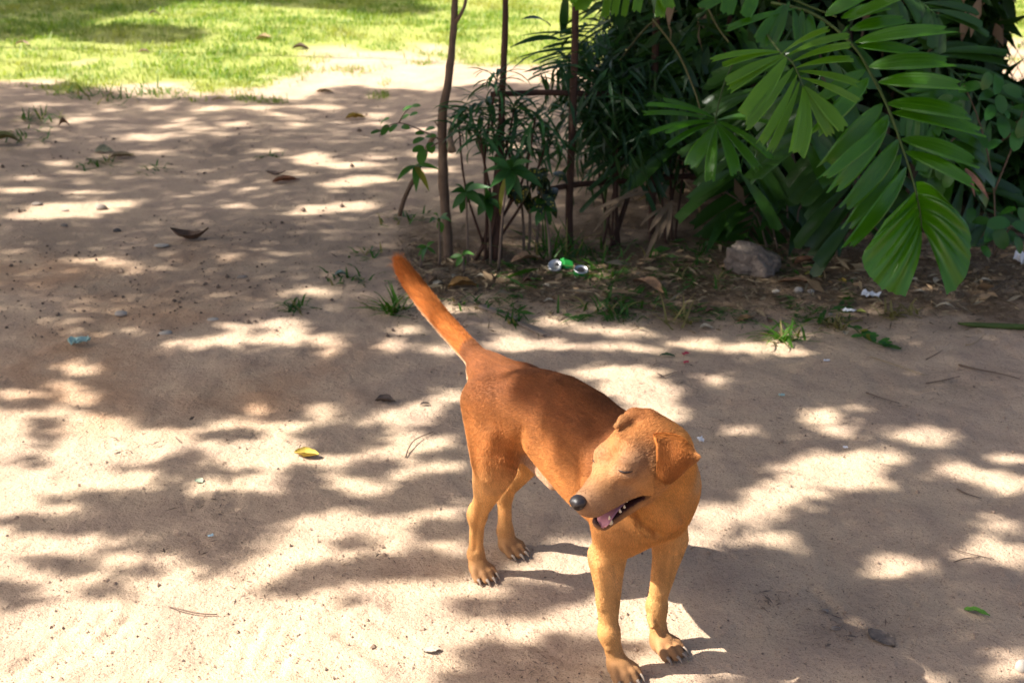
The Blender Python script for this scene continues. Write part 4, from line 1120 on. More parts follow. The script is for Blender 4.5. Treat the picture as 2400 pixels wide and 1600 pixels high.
def fan(fr, base_pts, rim_pts, z_in, z_out, nrm, mat):
    """pleated terminal leaflet: rays from the rib to a toothed rim"""
    nb, nr = 25, 12
    B = spline([at(x, y, z_in) for x, y in base_pts], nb); R_ = spline([at(x, y, z_out) for x, y in rim_pts], nb)
    V = []
    for i in range(nb):
        for j in range(nr):
            t = j / (nr - 1)
            p = B[i] * (1 - t) + R_[i] * t + nrm * (.030 * math.sin(math.pi * t) + (-.03 * t * t))
            p = p + nrm * (.014 * math.sin(i / (nb - 1) * math.pi * 2 * 4) * math.sin(math.pi * min(1, t * .9 + .05)))
            if j == nr - 1: p = p + (R_[i] - B[i]) * (random.uniform(-.022, .012) - (.012 if i % 2 else 0))
            V.append(p)
    o = obj('leaflet', V, grid_faces(nb, nr), mat, fr)
    fattr(o, 'leaf_u', np.repeat(np.linspace(-1, 1, nb), nr) * 1.4); fattr(o, 'leaf_t', np.tile(np.linspace(0, .97, nr), nb))
    return o
fan(fr3, [Z6(*p) for p in ((775, 955), (790, 1050), (803, 1130), (810, 1195))], [Z6(*p) for p in ((905, 1015), (1005, 1090), (1062, 1185), (1066, 1270), (1060, 1360), (1022, 1460), (940, 1528))], 4.53, 4.44, unit(np.array([-.25, -.62, .7])), M_palm)
fan(fr3, [Z6(*p) for p in ((770, 1005), (785, 1070), (798, 1130), (804, 1190))], [Z6(*p) for p in ((640, 1130), (565, 1245), (512, 1335), (560, 1425), (600, 1475), (655, 1515), (748, 1535))], 4.53, 4.44, unit(np.array([.3, -.62, .7])), M_palm)
# lighter frond above and left
F2 = [Z5(*p) for p in ((1560, 250), (1660, 385), (1740, 450), (1790, 540), (1830, 640))]
fr2 = rachis([(x, y, z) for (x, y), z in zip(F2, (4.95, 4.7, 4.6, 4.55, 4.5))], [.005, .004, .0035, .0025, .0015])
nl = unit(np.array([.3, -.55, .72]))
for a, b, wp in (((1655, 382), (1135, 445), 42), ((1660, 385), (1238, 480), 44), ((1685, 402), (1242, 610), 62), ((1690, 415), (1278, 668), 56), ((1705, 425), (1372, 880), 116), ((1755, 500), (1402, 935), 74), ((1780, 550), (1508, 1065), 62), ((1800, 600), (1580, 1120), 54), ((1830, 640), (1770, 1155), 140)):
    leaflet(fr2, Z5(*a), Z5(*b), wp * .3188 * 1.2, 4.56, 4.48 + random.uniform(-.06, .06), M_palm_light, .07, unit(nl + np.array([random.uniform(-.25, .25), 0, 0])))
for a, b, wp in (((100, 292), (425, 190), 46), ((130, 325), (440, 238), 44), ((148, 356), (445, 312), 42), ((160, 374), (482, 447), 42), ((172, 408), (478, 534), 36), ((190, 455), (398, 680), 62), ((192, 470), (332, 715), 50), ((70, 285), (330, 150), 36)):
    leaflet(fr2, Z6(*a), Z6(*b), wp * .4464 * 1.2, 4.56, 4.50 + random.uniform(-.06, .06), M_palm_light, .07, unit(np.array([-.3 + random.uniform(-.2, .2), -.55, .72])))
# small fan frond low in the middle
fr1 = rachis([(*Z5(1330, 420), 5.35), (*Z5(1240, 640), 5.2), (*Z5(1180, 880), 5.08), (*Z5(1190, 900), 5.07)], [.004, .0035, .003, .002])
for a, b, wp in (((1180, 875), (660, 770), 44), ((1180, 870), (800, 735), 40), ((1180, 885), (650, 835), 44), ((1180, 890), (690, 985), 46), ((1180, 900), (810, 985), 40), ((1180, 910), (820, 1085), 52), ((1185, 920), (990, 1228), 100), ((1190, 930), (1140, 1345), 74), ((1195, 920), (1332, 1292), 96), ((1200, 910), (1500, 1250), 62), ((1205, 900), (1605, 1175), 50), ((1205, 890), (1560, 1120), 46), ((1200, 885), (1560, 845), 40), ((1200, 880), (1600, 905), 40)):
    leaflet(fr1, Z5(*a), Z5(*b), wp * .3188 * 1.2, 5.06, 4.98 + random.uniform(-.08, .08), M_palm, .06, unit(np.array([random.uniform(-.3, .3), -.5, .8])))
# fronds cut by the top of the picture
fr4 = rachis([(1440, -160, 5.0), (1470, -80, 4.95), (1480, -20, 4.9)], [.004, .003, .002])
for a, b, wp in (((1420, -60), (1355, 26), 34), ((1440, -60), (1418, 44), 18), ((1455, -50), (1440, 38), 16), ((1480, -40), (1462, 40), 14), ((1500, -50), (1490, 30), 20), ((1530, -40), (1570, 22), 30), ((1560, -50), (1545, 46), 22), ((1405, -70), (1335, 10), 26)):
    leaflet(fr4, a, b, wp * 1.2, 4.95, 4.85, M_palm_light, .05)
fr5 = rachis([(1790, -60, 5.1), (1830, -20, 5.05), (1880, 8, 5.0), (1960, 40, 4.9)], [.005, .0045, .004, .003])
for a, b, wp in (((1838, 12), (1776, 106), 34), ((1850, 5), (1806, 110), 24), ((1858, 20), (1872, 100), 22), ((1880, 22), (1876, 104), 20), ((1900, 30), (1895, 110), 26), ((1870, 20), (1700, 70), 16), ((1780, -40), (1745, 40), 26), ((1720, -50), (1700, 36), 30), ((1760, -40), (1640, 20), 22), ((1930, 40), (1915, 112), 20)):
    leaflet(fr5, a, b, wp * 1.25, 5.0, 4.92, M_palm, .05)
# canes and shaded fronds behind
for i, (x0, x1, zz) in enumerate(((2020, 1990, 6.2), (2060, 2120, 6.4), (1950, 1880, 6.3), (2120, 2230, 6.6), (1890, 1800, 6.2))):
    q0 = G(x0, 545)
    q1 = at(x1, 60, zz)
    v, f = tube(spline([q0, (q0 + q1) / 2 + np.array([0, .1, 0]), q1], 12), [.022, .019, .014], 9, .04, i)
    obj('cane', v, f, M_bark, palm)
def back_frond(pts, nleaf, L, wd, mat, seed):
    """a shaded frond deeper in the clump; its leaflets can no longer be told apart and are one part"""
    r = np.random.default_rng(seed)
    path = spline([at(*p) for p in pts], 24)
    v, f = tube(path, [.006, .004, .002], 6)
    fr = obj('frond', v, f, mat, palm)
    bag = Bag(); T = np.gradient(path, axis=0)
    for k in range(nleaf):
        u = .15 + .85 * k / (nleaf - 1); i = min(23, int(u * 23))
        tdir = unit(T[i]); side = unit(np.cross(tdir, np.array([r.normal(0, .15), -.5, .8]))) * (1 if k % 2 else -1)
        d = unit(side + tdir * (.55 + .5 * u) + np.array([0, 0, -.25]))
        V, Fs = blade(path[i], path[i] + d * L * r.uniform(.75, 1.1) * (1 - .25 * abs(u - .5)), wd, .06, unit(np.array([r.normal(0, .2), -.5, .8])), 6, .25, 'wedge', 3, .06)
        bag.add(V, Fs)
    V, Fs = bag.out()
    obj('leaflets', V, Fs, mat, fr, kind='stuff')
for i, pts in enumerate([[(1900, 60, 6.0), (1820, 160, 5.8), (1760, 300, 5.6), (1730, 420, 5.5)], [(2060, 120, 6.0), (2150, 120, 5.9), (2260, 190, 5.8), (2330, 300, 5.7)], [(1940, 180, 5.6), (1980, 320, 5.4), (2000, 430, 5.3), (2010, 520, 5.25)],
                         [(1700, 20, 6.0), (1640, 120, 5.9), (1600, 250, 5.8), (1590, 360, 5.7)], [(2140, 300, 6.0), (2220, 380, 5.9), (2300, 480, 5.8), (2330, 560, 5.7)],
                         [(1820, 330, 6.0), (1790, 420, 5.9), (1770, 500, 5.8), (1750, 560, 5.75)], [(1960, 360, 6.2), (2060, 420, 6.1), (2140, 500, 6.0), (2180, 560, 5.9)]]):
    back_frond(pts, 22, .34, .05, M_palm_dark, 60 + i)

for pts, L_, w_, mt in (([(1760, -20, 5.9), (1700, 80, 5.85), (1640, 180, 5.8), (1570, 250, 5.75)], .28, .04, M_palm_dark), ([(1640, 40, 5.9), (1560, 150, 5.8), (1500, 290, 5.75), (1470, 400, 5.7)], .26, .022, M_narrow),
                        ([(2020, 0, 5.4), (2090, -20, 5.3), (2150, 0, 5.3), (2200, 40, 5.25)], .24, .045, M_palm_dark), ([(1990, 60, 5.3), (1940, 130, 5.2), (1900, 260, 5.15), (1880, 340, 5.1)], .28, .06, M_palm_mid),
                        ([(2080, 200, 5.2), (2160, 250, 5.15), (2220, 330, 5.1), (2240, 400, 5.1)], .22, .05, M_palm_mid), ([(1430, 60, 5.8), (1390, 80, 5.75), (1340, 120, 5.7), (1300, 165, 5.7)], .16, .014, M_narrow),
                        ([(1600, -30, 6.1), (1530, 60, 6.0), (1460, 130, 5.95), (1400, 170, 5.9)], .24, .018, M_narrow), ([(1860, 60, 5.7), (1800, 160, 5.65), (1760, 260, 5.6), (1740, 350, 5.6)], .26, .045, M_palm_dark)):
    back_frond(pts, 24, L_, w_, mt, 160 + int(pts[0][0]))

# ------------------------------------------------------------------ deep hedge behind the palm
def hedge_bush(label, px, z, rx, ry, h, n, L, W, mat, seed, nst=7):
    c = at(px, 560, z); c[2] = 0
    r = np.random.default_rng(seed)
    t = thing('hedge_bush', label, 'bush', c, 'dark bushes of the hedge')
    for k in range(nst):
        e = c + np.array([r.uniform(-rx, rx) * .8, r.uniform(-ry, ry) * .6, h * r.uniform(.7, 1)])
        b_ = c + np.array([r.uniform(-rx, rx) * .5, r.uniform(-ry, ry) * .4, 0])
        v, f = tube(spline([b_, (b_ + e) / 2 + r.normal(0, .06, 3), e], 9), [.013, .009, .005], 6)
        obj('stem', v, f, M_bark_red, t)
    a = r.uniform(0, 2 * np.pi, n); q = r.random(n) ** .5
    P = c + np.stack([np.cos(a) * q * rx, np.sin(a) * q * ry, .06 + (h - .06) * r.random(n) ** .8], -1)
    leaf_cloud(P, L, W, mat, 'foliage', t, seed, droop=.5, flat=.6)
    leaf_cloud(P[::28] + [0, -.1, 0], L * .9, W * .8, M_dryleaf, 'dead_leaves', t, seed + 1, droop=1.0, flat=.6)
    return t
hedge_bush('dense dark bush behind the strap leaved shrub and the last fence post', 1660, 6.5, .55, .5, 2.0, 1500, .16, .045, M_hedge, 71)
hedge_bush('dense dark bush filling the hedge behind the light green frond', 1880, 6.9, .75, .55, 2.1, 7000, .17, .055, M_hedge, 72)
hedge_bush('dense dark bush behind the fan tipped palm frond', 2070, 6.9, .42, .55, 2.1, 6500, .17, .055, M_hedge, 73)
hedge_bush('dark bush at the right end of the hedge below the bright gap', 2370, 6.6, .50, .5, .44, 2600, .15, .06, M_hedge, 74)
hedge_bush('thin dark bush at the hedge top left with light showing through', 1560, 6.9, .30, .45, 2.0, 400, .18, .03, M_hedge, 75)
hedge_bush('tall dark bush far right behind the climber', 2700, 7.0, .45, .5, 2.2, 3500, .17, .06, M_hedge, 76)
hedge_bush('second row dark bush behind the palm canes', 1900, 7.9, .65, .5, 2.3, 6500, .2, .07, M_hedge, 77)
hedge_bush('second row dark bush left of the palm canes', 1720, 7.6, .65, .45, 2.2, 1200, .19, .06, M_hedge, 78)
# low shaded leaves along the hedge foot
t = thing('undergrowth_plant', 'low shaded plant with long drooping leaves above the stone block', 'plant', GG(1850, 570))
for a, b, wp in (((1840, 440), (1780, 545), 42), ((1890, 470), (1890, 580), 36), ((1850, 500), (1790, 520), 30), ((1870, 520), (1848, 602), 26), ((1700, 500), (1650, 600), 22), ((1760, 480), (1700, 560), 24), ((1960, 520), (1965, 610), 22), ((1830, 440), (1920, 520), 30)):
    leaf_px(t, a, b, wp, 5.75, 5.55, M_palm_dark, 'lance', .08, .25)
for x in (1700, 1760, 1850, 1900):
    v, f = tube(spline([GG(1840 + (x - 1800) * .4, 575), at((x + 1840) / 2, 500, 5.8), at(x, 450, 5.78)], 8), [.005, .004, .003], 5)
    obj('stem', v, f, M_twig, t)

# climber with rounded leaves at the right edge
t = thing('round_leaf_climber', 'climber with rounded fresh green leaves along the right edge of the view', 'climber', GG(2330, 590))
for pts in ([(2330, 600, .3), (2330, 450, .2), (2300, 300, .1), (2260, 200, 0)], [(2330, 450, .2), (2370, 350, .1), (2400, 250, 0)], [(2330, 600, .25), (2350, 560, .1), (2370, 530, 0)], [(2300, 300, .1), (2230, 330, 0), (2200, 400, 0)]):
    v, f = tube(spline([at(x, y, 5.1 + dz) for x, y, dz in pts], 10), [.004, .003, .002], 5)
    obj('climber_stem', v, f, M_twig, t)
for x, y, wz, a in ((2372, 215, 110, 30), (2310, 190, 100, 110), (2350, 300, 110, 80), (2380, 330, 110, 100), (2300, 330, 90, 60), (2160, 395, 110, 40), (2225, 420, 100, 120), (2250, 300, 90, 30), (2210, 205, 80, 30), (2330, 340, 80, 140), (2275, 208, 130, -10), (2205, 395, 120, 95), (2230, 240, 90, 20), (2345, 245, 100, 80), (2335, 200, 100, 100), (2357, 267, 60, 60), (2390, 258, 100, 10), (2394, 300, 110, 110), (2320, 265, 90, 120), (2240, 260, 110, 110), (2265, 190, 80, -60), (2215, 235, 90, 160), (2195, 300, 90, 70), (2310, 225, 80, 150), (2180, 350, 90, 100),
                    (2340, 525, 120, -10), (2345, 558, 120, 70), (2371, 553, 60, 80), (2320, 545, 110, 120), (2395, 535, 110, 20), (2275, 505, 80, 100), (2385, 575, 90, 70), (2300, 520, 90, 10), (2360, 500, 100, -20), (2398, 505, 90, 60), (2310, 590, 70, 60)):
    l_ = wz * .4464 * 1.05; ca, sa = math.cos(math.radians(a)) * l_ / 2, math.sin(math.radians(a)) * l_ / 2
    leaf_px(t, (x - ca, y - sa), (x + ca, y + sa), l_ * .62, 5.1 + random.uniform(-.1, .1), 5.05, M_climb, 'oval', .06, .2, nrm=unit(np.array([random.uniform(-.4, .4), -.6, .65])))
t = thing('wire_fence', 'thin diamond wire fence in the bright gap at the upper right edge', 'fence', G(2370, 215))
for k in range(14):
    for s_ in (-1, 1):
        x0 = 2220 + k * 22
        v, f = tube(np.array([at(x0, 215, 8.9), at(x0 + s_ * 70, 95, 8.9)]), [.003, .003], 4)
        obj('wire', v, f, M_twig, t)
for x in (2260, 2430):
    v, f = tube(np.array([at(x, 232, 8.92), at(x, 60, 8.92)]), [.02, .02], 8)
    obj('post', v, f, M_bark, t)
# dry palm strips hanging by the fence end
t = thing('dry_palm_leaf', 'dead palm leaf hanging in pale dry strips beside the last fence pole', 'dead leaf', GG(1520, 590))
for a, b, wp in (((1575, 470), (1508, 612), 12), ((1570, 480), (1520, 545), 14), ((1570, 480), (1545, 560), 13), ((1572, 475), (1562, 562), 10), ((1570, 475), (1530, 570), 9), ((1560, 490), (1500, 530), 10), ((1500, 440), (1400, 520), 9), ((1520, 450), (1380, 500), 10), ((1460, 470), (1390, 545), 8), ((1640, 500), (1600, 420), 8)):
    leaf_px(t, a, b, wp, 5.6, 5.45, M_dryleaf, 'strap', .08, .3, name='strip')
t = thing('dead_frond_tip', 'brown withered leaf tip hanging right of the big palm frond', 'dead leaf', at(2270, 400, 4.9))
for a, b, wp in (((2262, 395), (2318, 468), 15), ((2262, 395), (2285, 462), 12)):
    leaf_px(t, a, b, wp, 4.95, 4.9, littermat((.20, .09, .05)), 'lance', .05, .3, name='strip')
# ------------------------------------------------------------------ litter, stones, rubbish
ROOT_G = 'fallen leaves on the ground'
def dead_leaf(label, px, py, L, W, yaw, col, curl=.5, arch=.15, lift=.004, cat='fallen leaf', group=ROOT_G, name='fallen_leaf', tilt=0.0, seed=None):
    r = np.random.default_rng(seed if seed is not None else int(px * 7 + py))
    g = GG(px, py)
    nu, nv = 11, 7
    V = []
    for i in range(nu):
        t = i / (nu - 1)
        wv = math.sin(math.pi * min(.985, max(.015, t)) ** .85) ** .8
        for j in range(nv):
            u = -1 + 2 * j / (nv - 1)
            x = (t - .5) * L; y = u * wv * W / 2 * (1 + .08 * math.sin(9 * t + u * 3 + px))
            z = arch * L * (1 - (2 * t - 1) ** 2) * .5 * math.copysign(1, arch) * (1 if arch > 0 else -1) + curl * W * .5 * abs(u) ** 2 * wv
            if arch < 0: z = -arch * L * .5 * (2 * t - 1) ** 2 + curl * W * .5 * u * u * wv
            z += r.normal(0, .004 * min(1, L / .1)) * .5
            V.append((x, y, z))
    V = np.array(V)
    if tilt:
        ct, st_ = math.cos(tilt), math.sin(tilt)
        V[:, 1], V[:, 2] = V[:, 1] * ct - V[:, 2] * st_, V[:, 1] * st_ + V[:, 2] * ct
    V[:, 2] -= V[:, 2].min()
    c, s = math.cos(yaw), math.sin(yaw)
    Wd = np.stack([g[0] + V[:, 0] * c - V[:, 1] * s, g[1] + V[:, 0] * s + V[:, 1] * c, V[:, 2] + lift], -1)
    Wd[:, 2] += gh(Wd[:, 0], Wd[:, 1])
    n = len(Wd); f1 = grid_faces(nu, nv)
    lower = Wd - np.array([0, 0, .0012])
    Fs = list(f1) + [tuple(i + n for i in q[::-1]) for q in f1]
    rim = [i * nv for i in range(nu)] + [(nu - 1) * nv + j for j in range(1, nv)] + [i * nv + nv - 1 for i in range(nu - 2, -1, -1)] + [j for j in range(nv - 2, 0, -1)]
    for i in range(len(rim)):
        a, b = rim[i], rim[(i + 1) % len(rim)]
        Fs.append((a, a + n, b + n, b))
    o = obj(name, np.r_[Wd, lower], Fs, littermat(col), loc=g)
    return tag(o, label, cat, group)
BR, TAN, OCH, PAL, YEL, GRN, DRK = (.17, .085, .045), (.33, .20, .11), (.36, .19, .05), (.45, .38, .27), (.62, .46, .07), (.10, .23, .03), (.07, .048, .036)
for a in (
    ('large brown dead leaf lying just left of the silver can lid', 1237, 617, .145, .075, .15, TAN, .5, .35),
    ('ochre curled leaf with a shiny back right of the dog tail', 1084, 683, .105, .05, .25, OCH, .9, .2),
    ('brown leaf standing on edge touching the dog tail on its right', 1012, 668, .07, .04, 1.2, TAN, .8, .2),
    ('greyish pale leaf beside the brown leaf right of the dog tail', 1027, 678, .05, .025, .7, PAL, .4, .2),
    ('pale cream leaf under the small sunlit seedling', 1128, 654, .042, .026, -.2, PAL, .5, .2),
    ('small cream leaf left of the cream leaf under the seedling', 1066, 655, .03, .022, 1.0, PAL, .5, .2),
    ('crumpled small brown leaf below the large brown dead leaf', 1236, 667, .045, .03, .3, BR, .9, .4),
    ('pale narrow leaf below the silver can lid', 1279, 677, .04, .02, -.5, PAL, .6, .2),
    ('pale folded leaf right of the broken plank', 1288, 714, .045, .02, .2, PAL, .6, .2),
    ('big tan dead leaf tilted up right of the green can', 1520, 673, .165, .062, -.95, (.30, .17, .09), .5, .2),
    ('orange brown flat leaf on the shaded soil below the stone block', 1747, 746, .072, .034, .55, (.34, .18, .07), .3, .1),
    ('crumpled brown leaf left of the orange brown flat leaf', 1664, 731, .035, .025, .3, BR, 1.0, .4),
    ('brown leaf in the dry grass above the bright tuft', 1807, 749, .04, .03, 1.1, BR, .5, .2),
    ('cream leaf lying alone left of the bright grass tuft', 1655, 767, .045, .03, -.1, PAL, .5, .2),
    ('large reddish brown leaf right of the stone block', 1891, 611, .10, .07, .1, (.22, .10, .045), .4, .2),
    ('pale tan leaf right of the reddish brown leaf', 1933, 610, .045, .03, -.5, PAL, .5, .2),
    ('long thin brown leaf below the stone block', 1864, 660, .125, .028, -.1, (.25, .13, .06), .6, .1),
    ('small yellow leaf beside the stone block foot', 1922, 646, .03, .02, 1.0, YEL, .4, .2),
    ('yellow green leaf behind the small yellow leaf', 1900, 637, .045, .022, .2, (.30, .28, .05), .4, .2),
    ('yellow leaf left of the fan tip of the palm frond', 1974, 660, .04, .022, -.9, (.40, .27, .04), .6, .2),
    ('tan pointed leaf under the left lobe of the palm fan', 2021, 626, .05, .032, 1.2, TAN, .5, .2),
    ('green yellow leaf beside the small white tab', 2017, 731, .04, .02, -.6, (.30, .32, .06), .4, .1),
    ('cream leaf standing on edge left of the fallen green sprig', 1982, 781, .032, .02, 1.3, PAL, .6, .2),
    ('pale curved leaf on the dark soil right of the palm fan', 2215, 727, .065, .02, -.3, PAL, .8, .3),
    ('pale leaf under the climber at the right edge', 2309, 664, .05, .03, -.2, PAL, .4, .2),
    ('pale leaf right below the tip of the palm fan', 2155, 688, .04, .02, -.3, PAL, .4, .2),
    ('cream leaf between the two lobes of the palm fan', 2197, 662, .045, .03, .8, PAL, .4, .2),
    ('cream leaf below the left lobe of the palm fan', 2143, 661, .035, .025, -.4, PAL, .4, .2),
    ('small dark green leaf on bare earth above the red petals', 1564, 836, .048, .022, -.1, (.05, .10, .03), .3, .1),
    ('narrow fresh green leaf lying on the bare earth at lower right', 2289, 1440, .056, .020, -.55, (.13, .32, .03), .25, .15),
    ('cracked grey brown dead leaf pressed in the earth at lower right', 2067, 1497, .080, .045, -1.1, (.20, .155, .12), .05, .03, .001),
    ('yellow curled leaf lying in the sun left of the dog', 719, 1066, .070, .036, -.25, YEL, .9, -.2),
    ('pale green oval leaf in the sun at lower left', 467, 1122, .026, .022, -.8, (.40, .48, .33), .15, .1),
    ('bleached pale leaf on the sunlit earth left of the front paws', 1011, 1524, .04, .022, .1, (.52, .45, .35), .1, .04),
    ('dark brown boat shaped dead leaf with upturned ends in the shade', 447, 568, .155, .07, -.1, (.12, .07, .045), .7, -.55),
    ('rust brown leaf pair member nearest in the shaded middle distance', 670, 426, .125, .05, .15, (.26, .10, .045), .7, .06),
    ('dark curled leaf just behind the rust brown leaf', 647, 411, .095, .03, -.05, (.14, .09, .07), .6, -.4),
    ('bright yellow leaf on the far dirt left of the sapling', 834, 276, .11, .05, .25, (.55, .36, .04), .8, .05),
    ('pale green leaf propped up in the far left shade', 244, 357, .09, .06, .3, (.38, .36, .22), .5, .08, .004, 'fallen leaf', ROOT_G, 'fallen_leaf', .35),
    ('tan leaf beside the propped pale green leaf', 287, 368, .12, .05, .1, (.36, .27, .15), .7, .06),
    ('tan leaf on the sunlit lawn nearest the bare dirt', 620, 104, .13, .07, -.2, (.42, .28, .15), .9, .1),
    ('dark brown leaf on the lawn right of the tan leaf', 704, 124, .12, .055, -.1, (.13, .08, .05), .9, .1),
    ('small pink tan leaf in the middle of the lawn', 338, 133, .08, .045, .2, (.45, .3, .2), .5, .3),
    ('pinkish leaf at the left of the lawn', 54, 115, .10, .045, 0, (.45, .28, .2), .5, .3),
    ('brown leaf high on the lawn', 362, 44, .09, .05, .3, (.14, .09, .05), .5, .4),
    ('dry leaf on the sunlit strip of dirt at the lawn edge', 761, 218, .10, .04, 0, (.34, .24, .13), .7, .05),
    ('yellow leaf at the shade edge beside the lawn', 513, 241, .08, .03, .1, (.42, .34, .06), .5, .2),
    ('dark dead leaf on the earth left of the dog rump', 903, 944, .06, .035, -.1, (.12, .085, .065), .8, .05),
    ('blue green curled leaf beside the grass left of the dog tail', 800, 658, .05, .028, .2, (.22, .32, .27), .7, .3),
    ('dark speck of leaf on the lit earth above the yellow leaf', 996, 952, .03, .012, .1, DRK, .5, .2),
    ('brown nut shaped husk in the far left shade', 151, 301, .06, .045, .4, (.19, .11, .06), 1.0, .8),
    ('dull yellow green leaf clump at the far left edge', 12, 345, .16, .11, .3, (.16, .16, .04), .5, .4),
): dead_leaf(*a)

def scrap(label, px, py, L, W, yaw, mat, cat, name, wob=.01, group=None):
    r = np.random.default_rng(int(px + py)); g = GG(px, py)
    nu, nv = 7, 6; V = []
    for i in range(nu):
        for j in range(nv):
            x, y = (i / (nu - 1) - .5) * L, (j / (nv - 1) - .5) * W * (1 - .25 * i / (nu - 1))
            V.append((x + r.normal(0, L * .03), y + r.normal(0, W * .03), r.uniform(0, wob) + wob * .8 * abs(math.sin(i * 1.3 + j * .7))))
    V = np.array(V); V[:, 2] -= V[:, 2].min(); c, s = math.cos(yaw), math.sin(yaw)
    P = np.stack([g[0] + V[:, 0] * c - V[:, 1] * s, g[1] + V[:, 0] * s + V[:, 1] * c, g[2] + V[:, 2] + .004], -1)
    n = len(P); f1 = grid_faces(nu, nv)
    rim = [i * nv for i in range(nu)] + [(nu - 1) * nv + j for j in range(1, nv)] + [i * nv + nv - 1 for i in range(nu - 2, -1, -1)] + [j for j in range(nv - 2, 0, -1)]
    Fs = list(f1) + [tuple(k + n for k in q[::-1]) for q in f1] + [(rim[i], rim[i] + n, rim[(i + 1) % len(rim)] + n, rim[(i + 1) % len(rim)]) for i in range(len(rim))]
    return tag(obj(name, np.r_[P, P - [0, 0, .001]], Fs, mat, loc=g, smooth=False), label, cat, group)
M_teal = plain('faded teal wrapper', (.33, .50, .46), .5, .35, 60, .3, .001)
M_blue = plain('pale blue scrap', (.45, .62, .68), .5, .1, 60, .2, .001)
M_red = plain('crushed red petal', (.42, .04, .07), .6, .3, 60, .2, .001)
scrap('larger white paper scrap on the dark soil left of the palm fan tip', 2040, 695, .062, .05, -.35, M_paper, 'paper', 'paper_scrap', .012, 'white paper scraps')
scrap('small white paper tab below the larger white scrap', 1990, 728, .044, .024, -.05, M_paper, 'paper', 'paper_scrap', .008, 'white paper scraps')
scrap('folded faded teal wrapper on the shaded dirt at left', 187, 812, .066, .042, .5, M_teal, 'wrapper', 'candy_wrapper', .02)
scrap('tiny pale blue scrap on the earth at lower left', 494, 1257, .012, .009, .6, M_blue, 'scrap', 'plastic_scrap', .003, 'plastic scraps')
scrap('small white blue scrap on the earth right of the dog neck', 1642, 1036, .014, .022, .3, M_paper, 'scrap', 'plastic_scrap', .008, 'plastic scraps')
scrap('white chip on the earth below the fallen sprig', 1937, 847, .018, .01, .1, M_paper, 'scrap', 'plastic_scrap', .004, 'plastic scraps')
scrap('white crumb in the sun right of the dog head', 1981, 1055, .012, .01, .1, M_paper, 'scrap', 'plastic_scrap', .004, 'plastic scraps')
scrap('grey green chip on the bare earth at right', 1832, 932, .018, .012, .1, M_teal, 'scrap', 'plastic_scrap', .004, 'plastic scraps')
scrap('white crumpled plastic at the right edge of the dark soil', 2394, 620, .045, .05, .4, M_paper, 'plastic', 'plastic_bag', .03)
scrap('upper crushed red petal on the bare earth', 1607, 830, .026, .012, .7, M_red, 'petal', 'red_petal', .006, 'crushed red petals')
scrap('lower crushed red petal on the bare earth', 1608, 852, .016, .012, .2, M_red, 'petal', 'red_petal', .005, 'crushed red petals')

def stone(label, px, py, L, W, H, yaw, mat=M_stone, name='stone', seed=0, sink=.3, blocky=False, cat='stone', group='stones on the ground', col=None):
    r = np.random.default_rng(seed + int(px)); g = GG(px, py)
    n, m_ = (14, 20); V = []
    for i in range(n):
        th = math.pi * i / (n - 1)
        for j in range(m_):
            ph = 2 * math.pi * j / m_
            d = np.array([math.sin(th) * math.cos(ph), math.sin(th) * math.sin(ph), math.cos(th)])
            if blocky: d = d / (np.abs(d) ** 5).sum() ** (1 / 5)
            nz = 1 + .16 * (vnoise(np.array([d[0] * 2 + seed + 9]), np.array([d[1] * 2 + d[2] * 1.7 + 9]))[0] - .5) + .09 * (vnoise(np.array([d[0] * 6 + 30]), np.array([d[1] * 6 + d[2] * 5 + 30]))[0] - .5)
            V.append(d * nz * np.array([L / 2, W / 2, H / 2]))
    V = np.array(V); c, s = math.cos(yaw), math.sin(yaw)
    P = np.stack([g[0] + V[:, 0] * c - V[:, 1] * s, g[1] + V[:, 0] * s + V[:, 1] * c, g[2] + V[:, 2] + H * (.5 - sink)], -1)
    return tag(obj(name, P, grid_faces(n, m_, True), mat, loc=g), label, cat, group)
def block(label, px, py, dims, rot, seed, mat):
    """a broken block: a box cut by random planes, then chipped"""
    r = np.random.default_rng(seed); g = GG(px, py)
    pl = [(np.array(n_, float), d_) for n_, d_ in (((1, 0, 0), .5), ((-1, 0, 0), .5), ((0, 1, 0), .5), ((0, -1, 0), .5), ((0, 0, 1), .5), ((0, 0, -1), .5))]
    for _ in range(9): pl.append((unit(r.normal(0, 1, 3)), r.uniform(.60, .74)))
    pl.append((unit([1, -.4, .5]), .47)); pl.append((unit([.6, .2, 1]), .50))
    n, m_ = 40, 64; V = []
    th = np.linspace(0.001, math.pi - .001, n)[:, None]; ph = np.linspace(0, 2 * math.pi, m_, endpoint=False)[None]
    D = np.stack([np.sin(th) * np.cos(ph), np.sin(th) * np.sin(ph), np.cos(th) + 0 * ph], -1).reshape(-1, 3)
    R_ = np.full(len(D), 9.0)
    for n_, d_ in pl:
        q = D @ n_; R_ = np.where(q > 1e-3, np.minimum(R_, d_ / np.maximum(q, 1e-3)), R_)
    P = D * R_[:, None]
    nz = vnoise(P[:, 0] * 6 + 20, P[:, 1] * 6 + P[:, 2] * 5 + 20) - .5; nz2 = vnoise(P[:, 0] * 17 + 50, P[:, 1] * 17 + P[:, 2] * 15 + 50) - .5
    P = P * (1 + .14 * nz + .12 * nz2)[:, None] * np.array(dims)
    P = P @ np.array(Euler(rot).to_matrix()).T
    P = P + g + np.array([0, 0, -P[:, 2].min() - .018])
    return tag(obj('stone_block', P, grid_faces(n, m_, True), mat, loc=g), label, 'stone')
block('rough pinkish grey stone block at the hedge foot', 1765, 632, (.185, .115, .095), (.10, .16, -.42), 12, M_rock)
M_pale = plain('pale stone', (.42, .37, .31), .85, .2, 60, .4, .002)
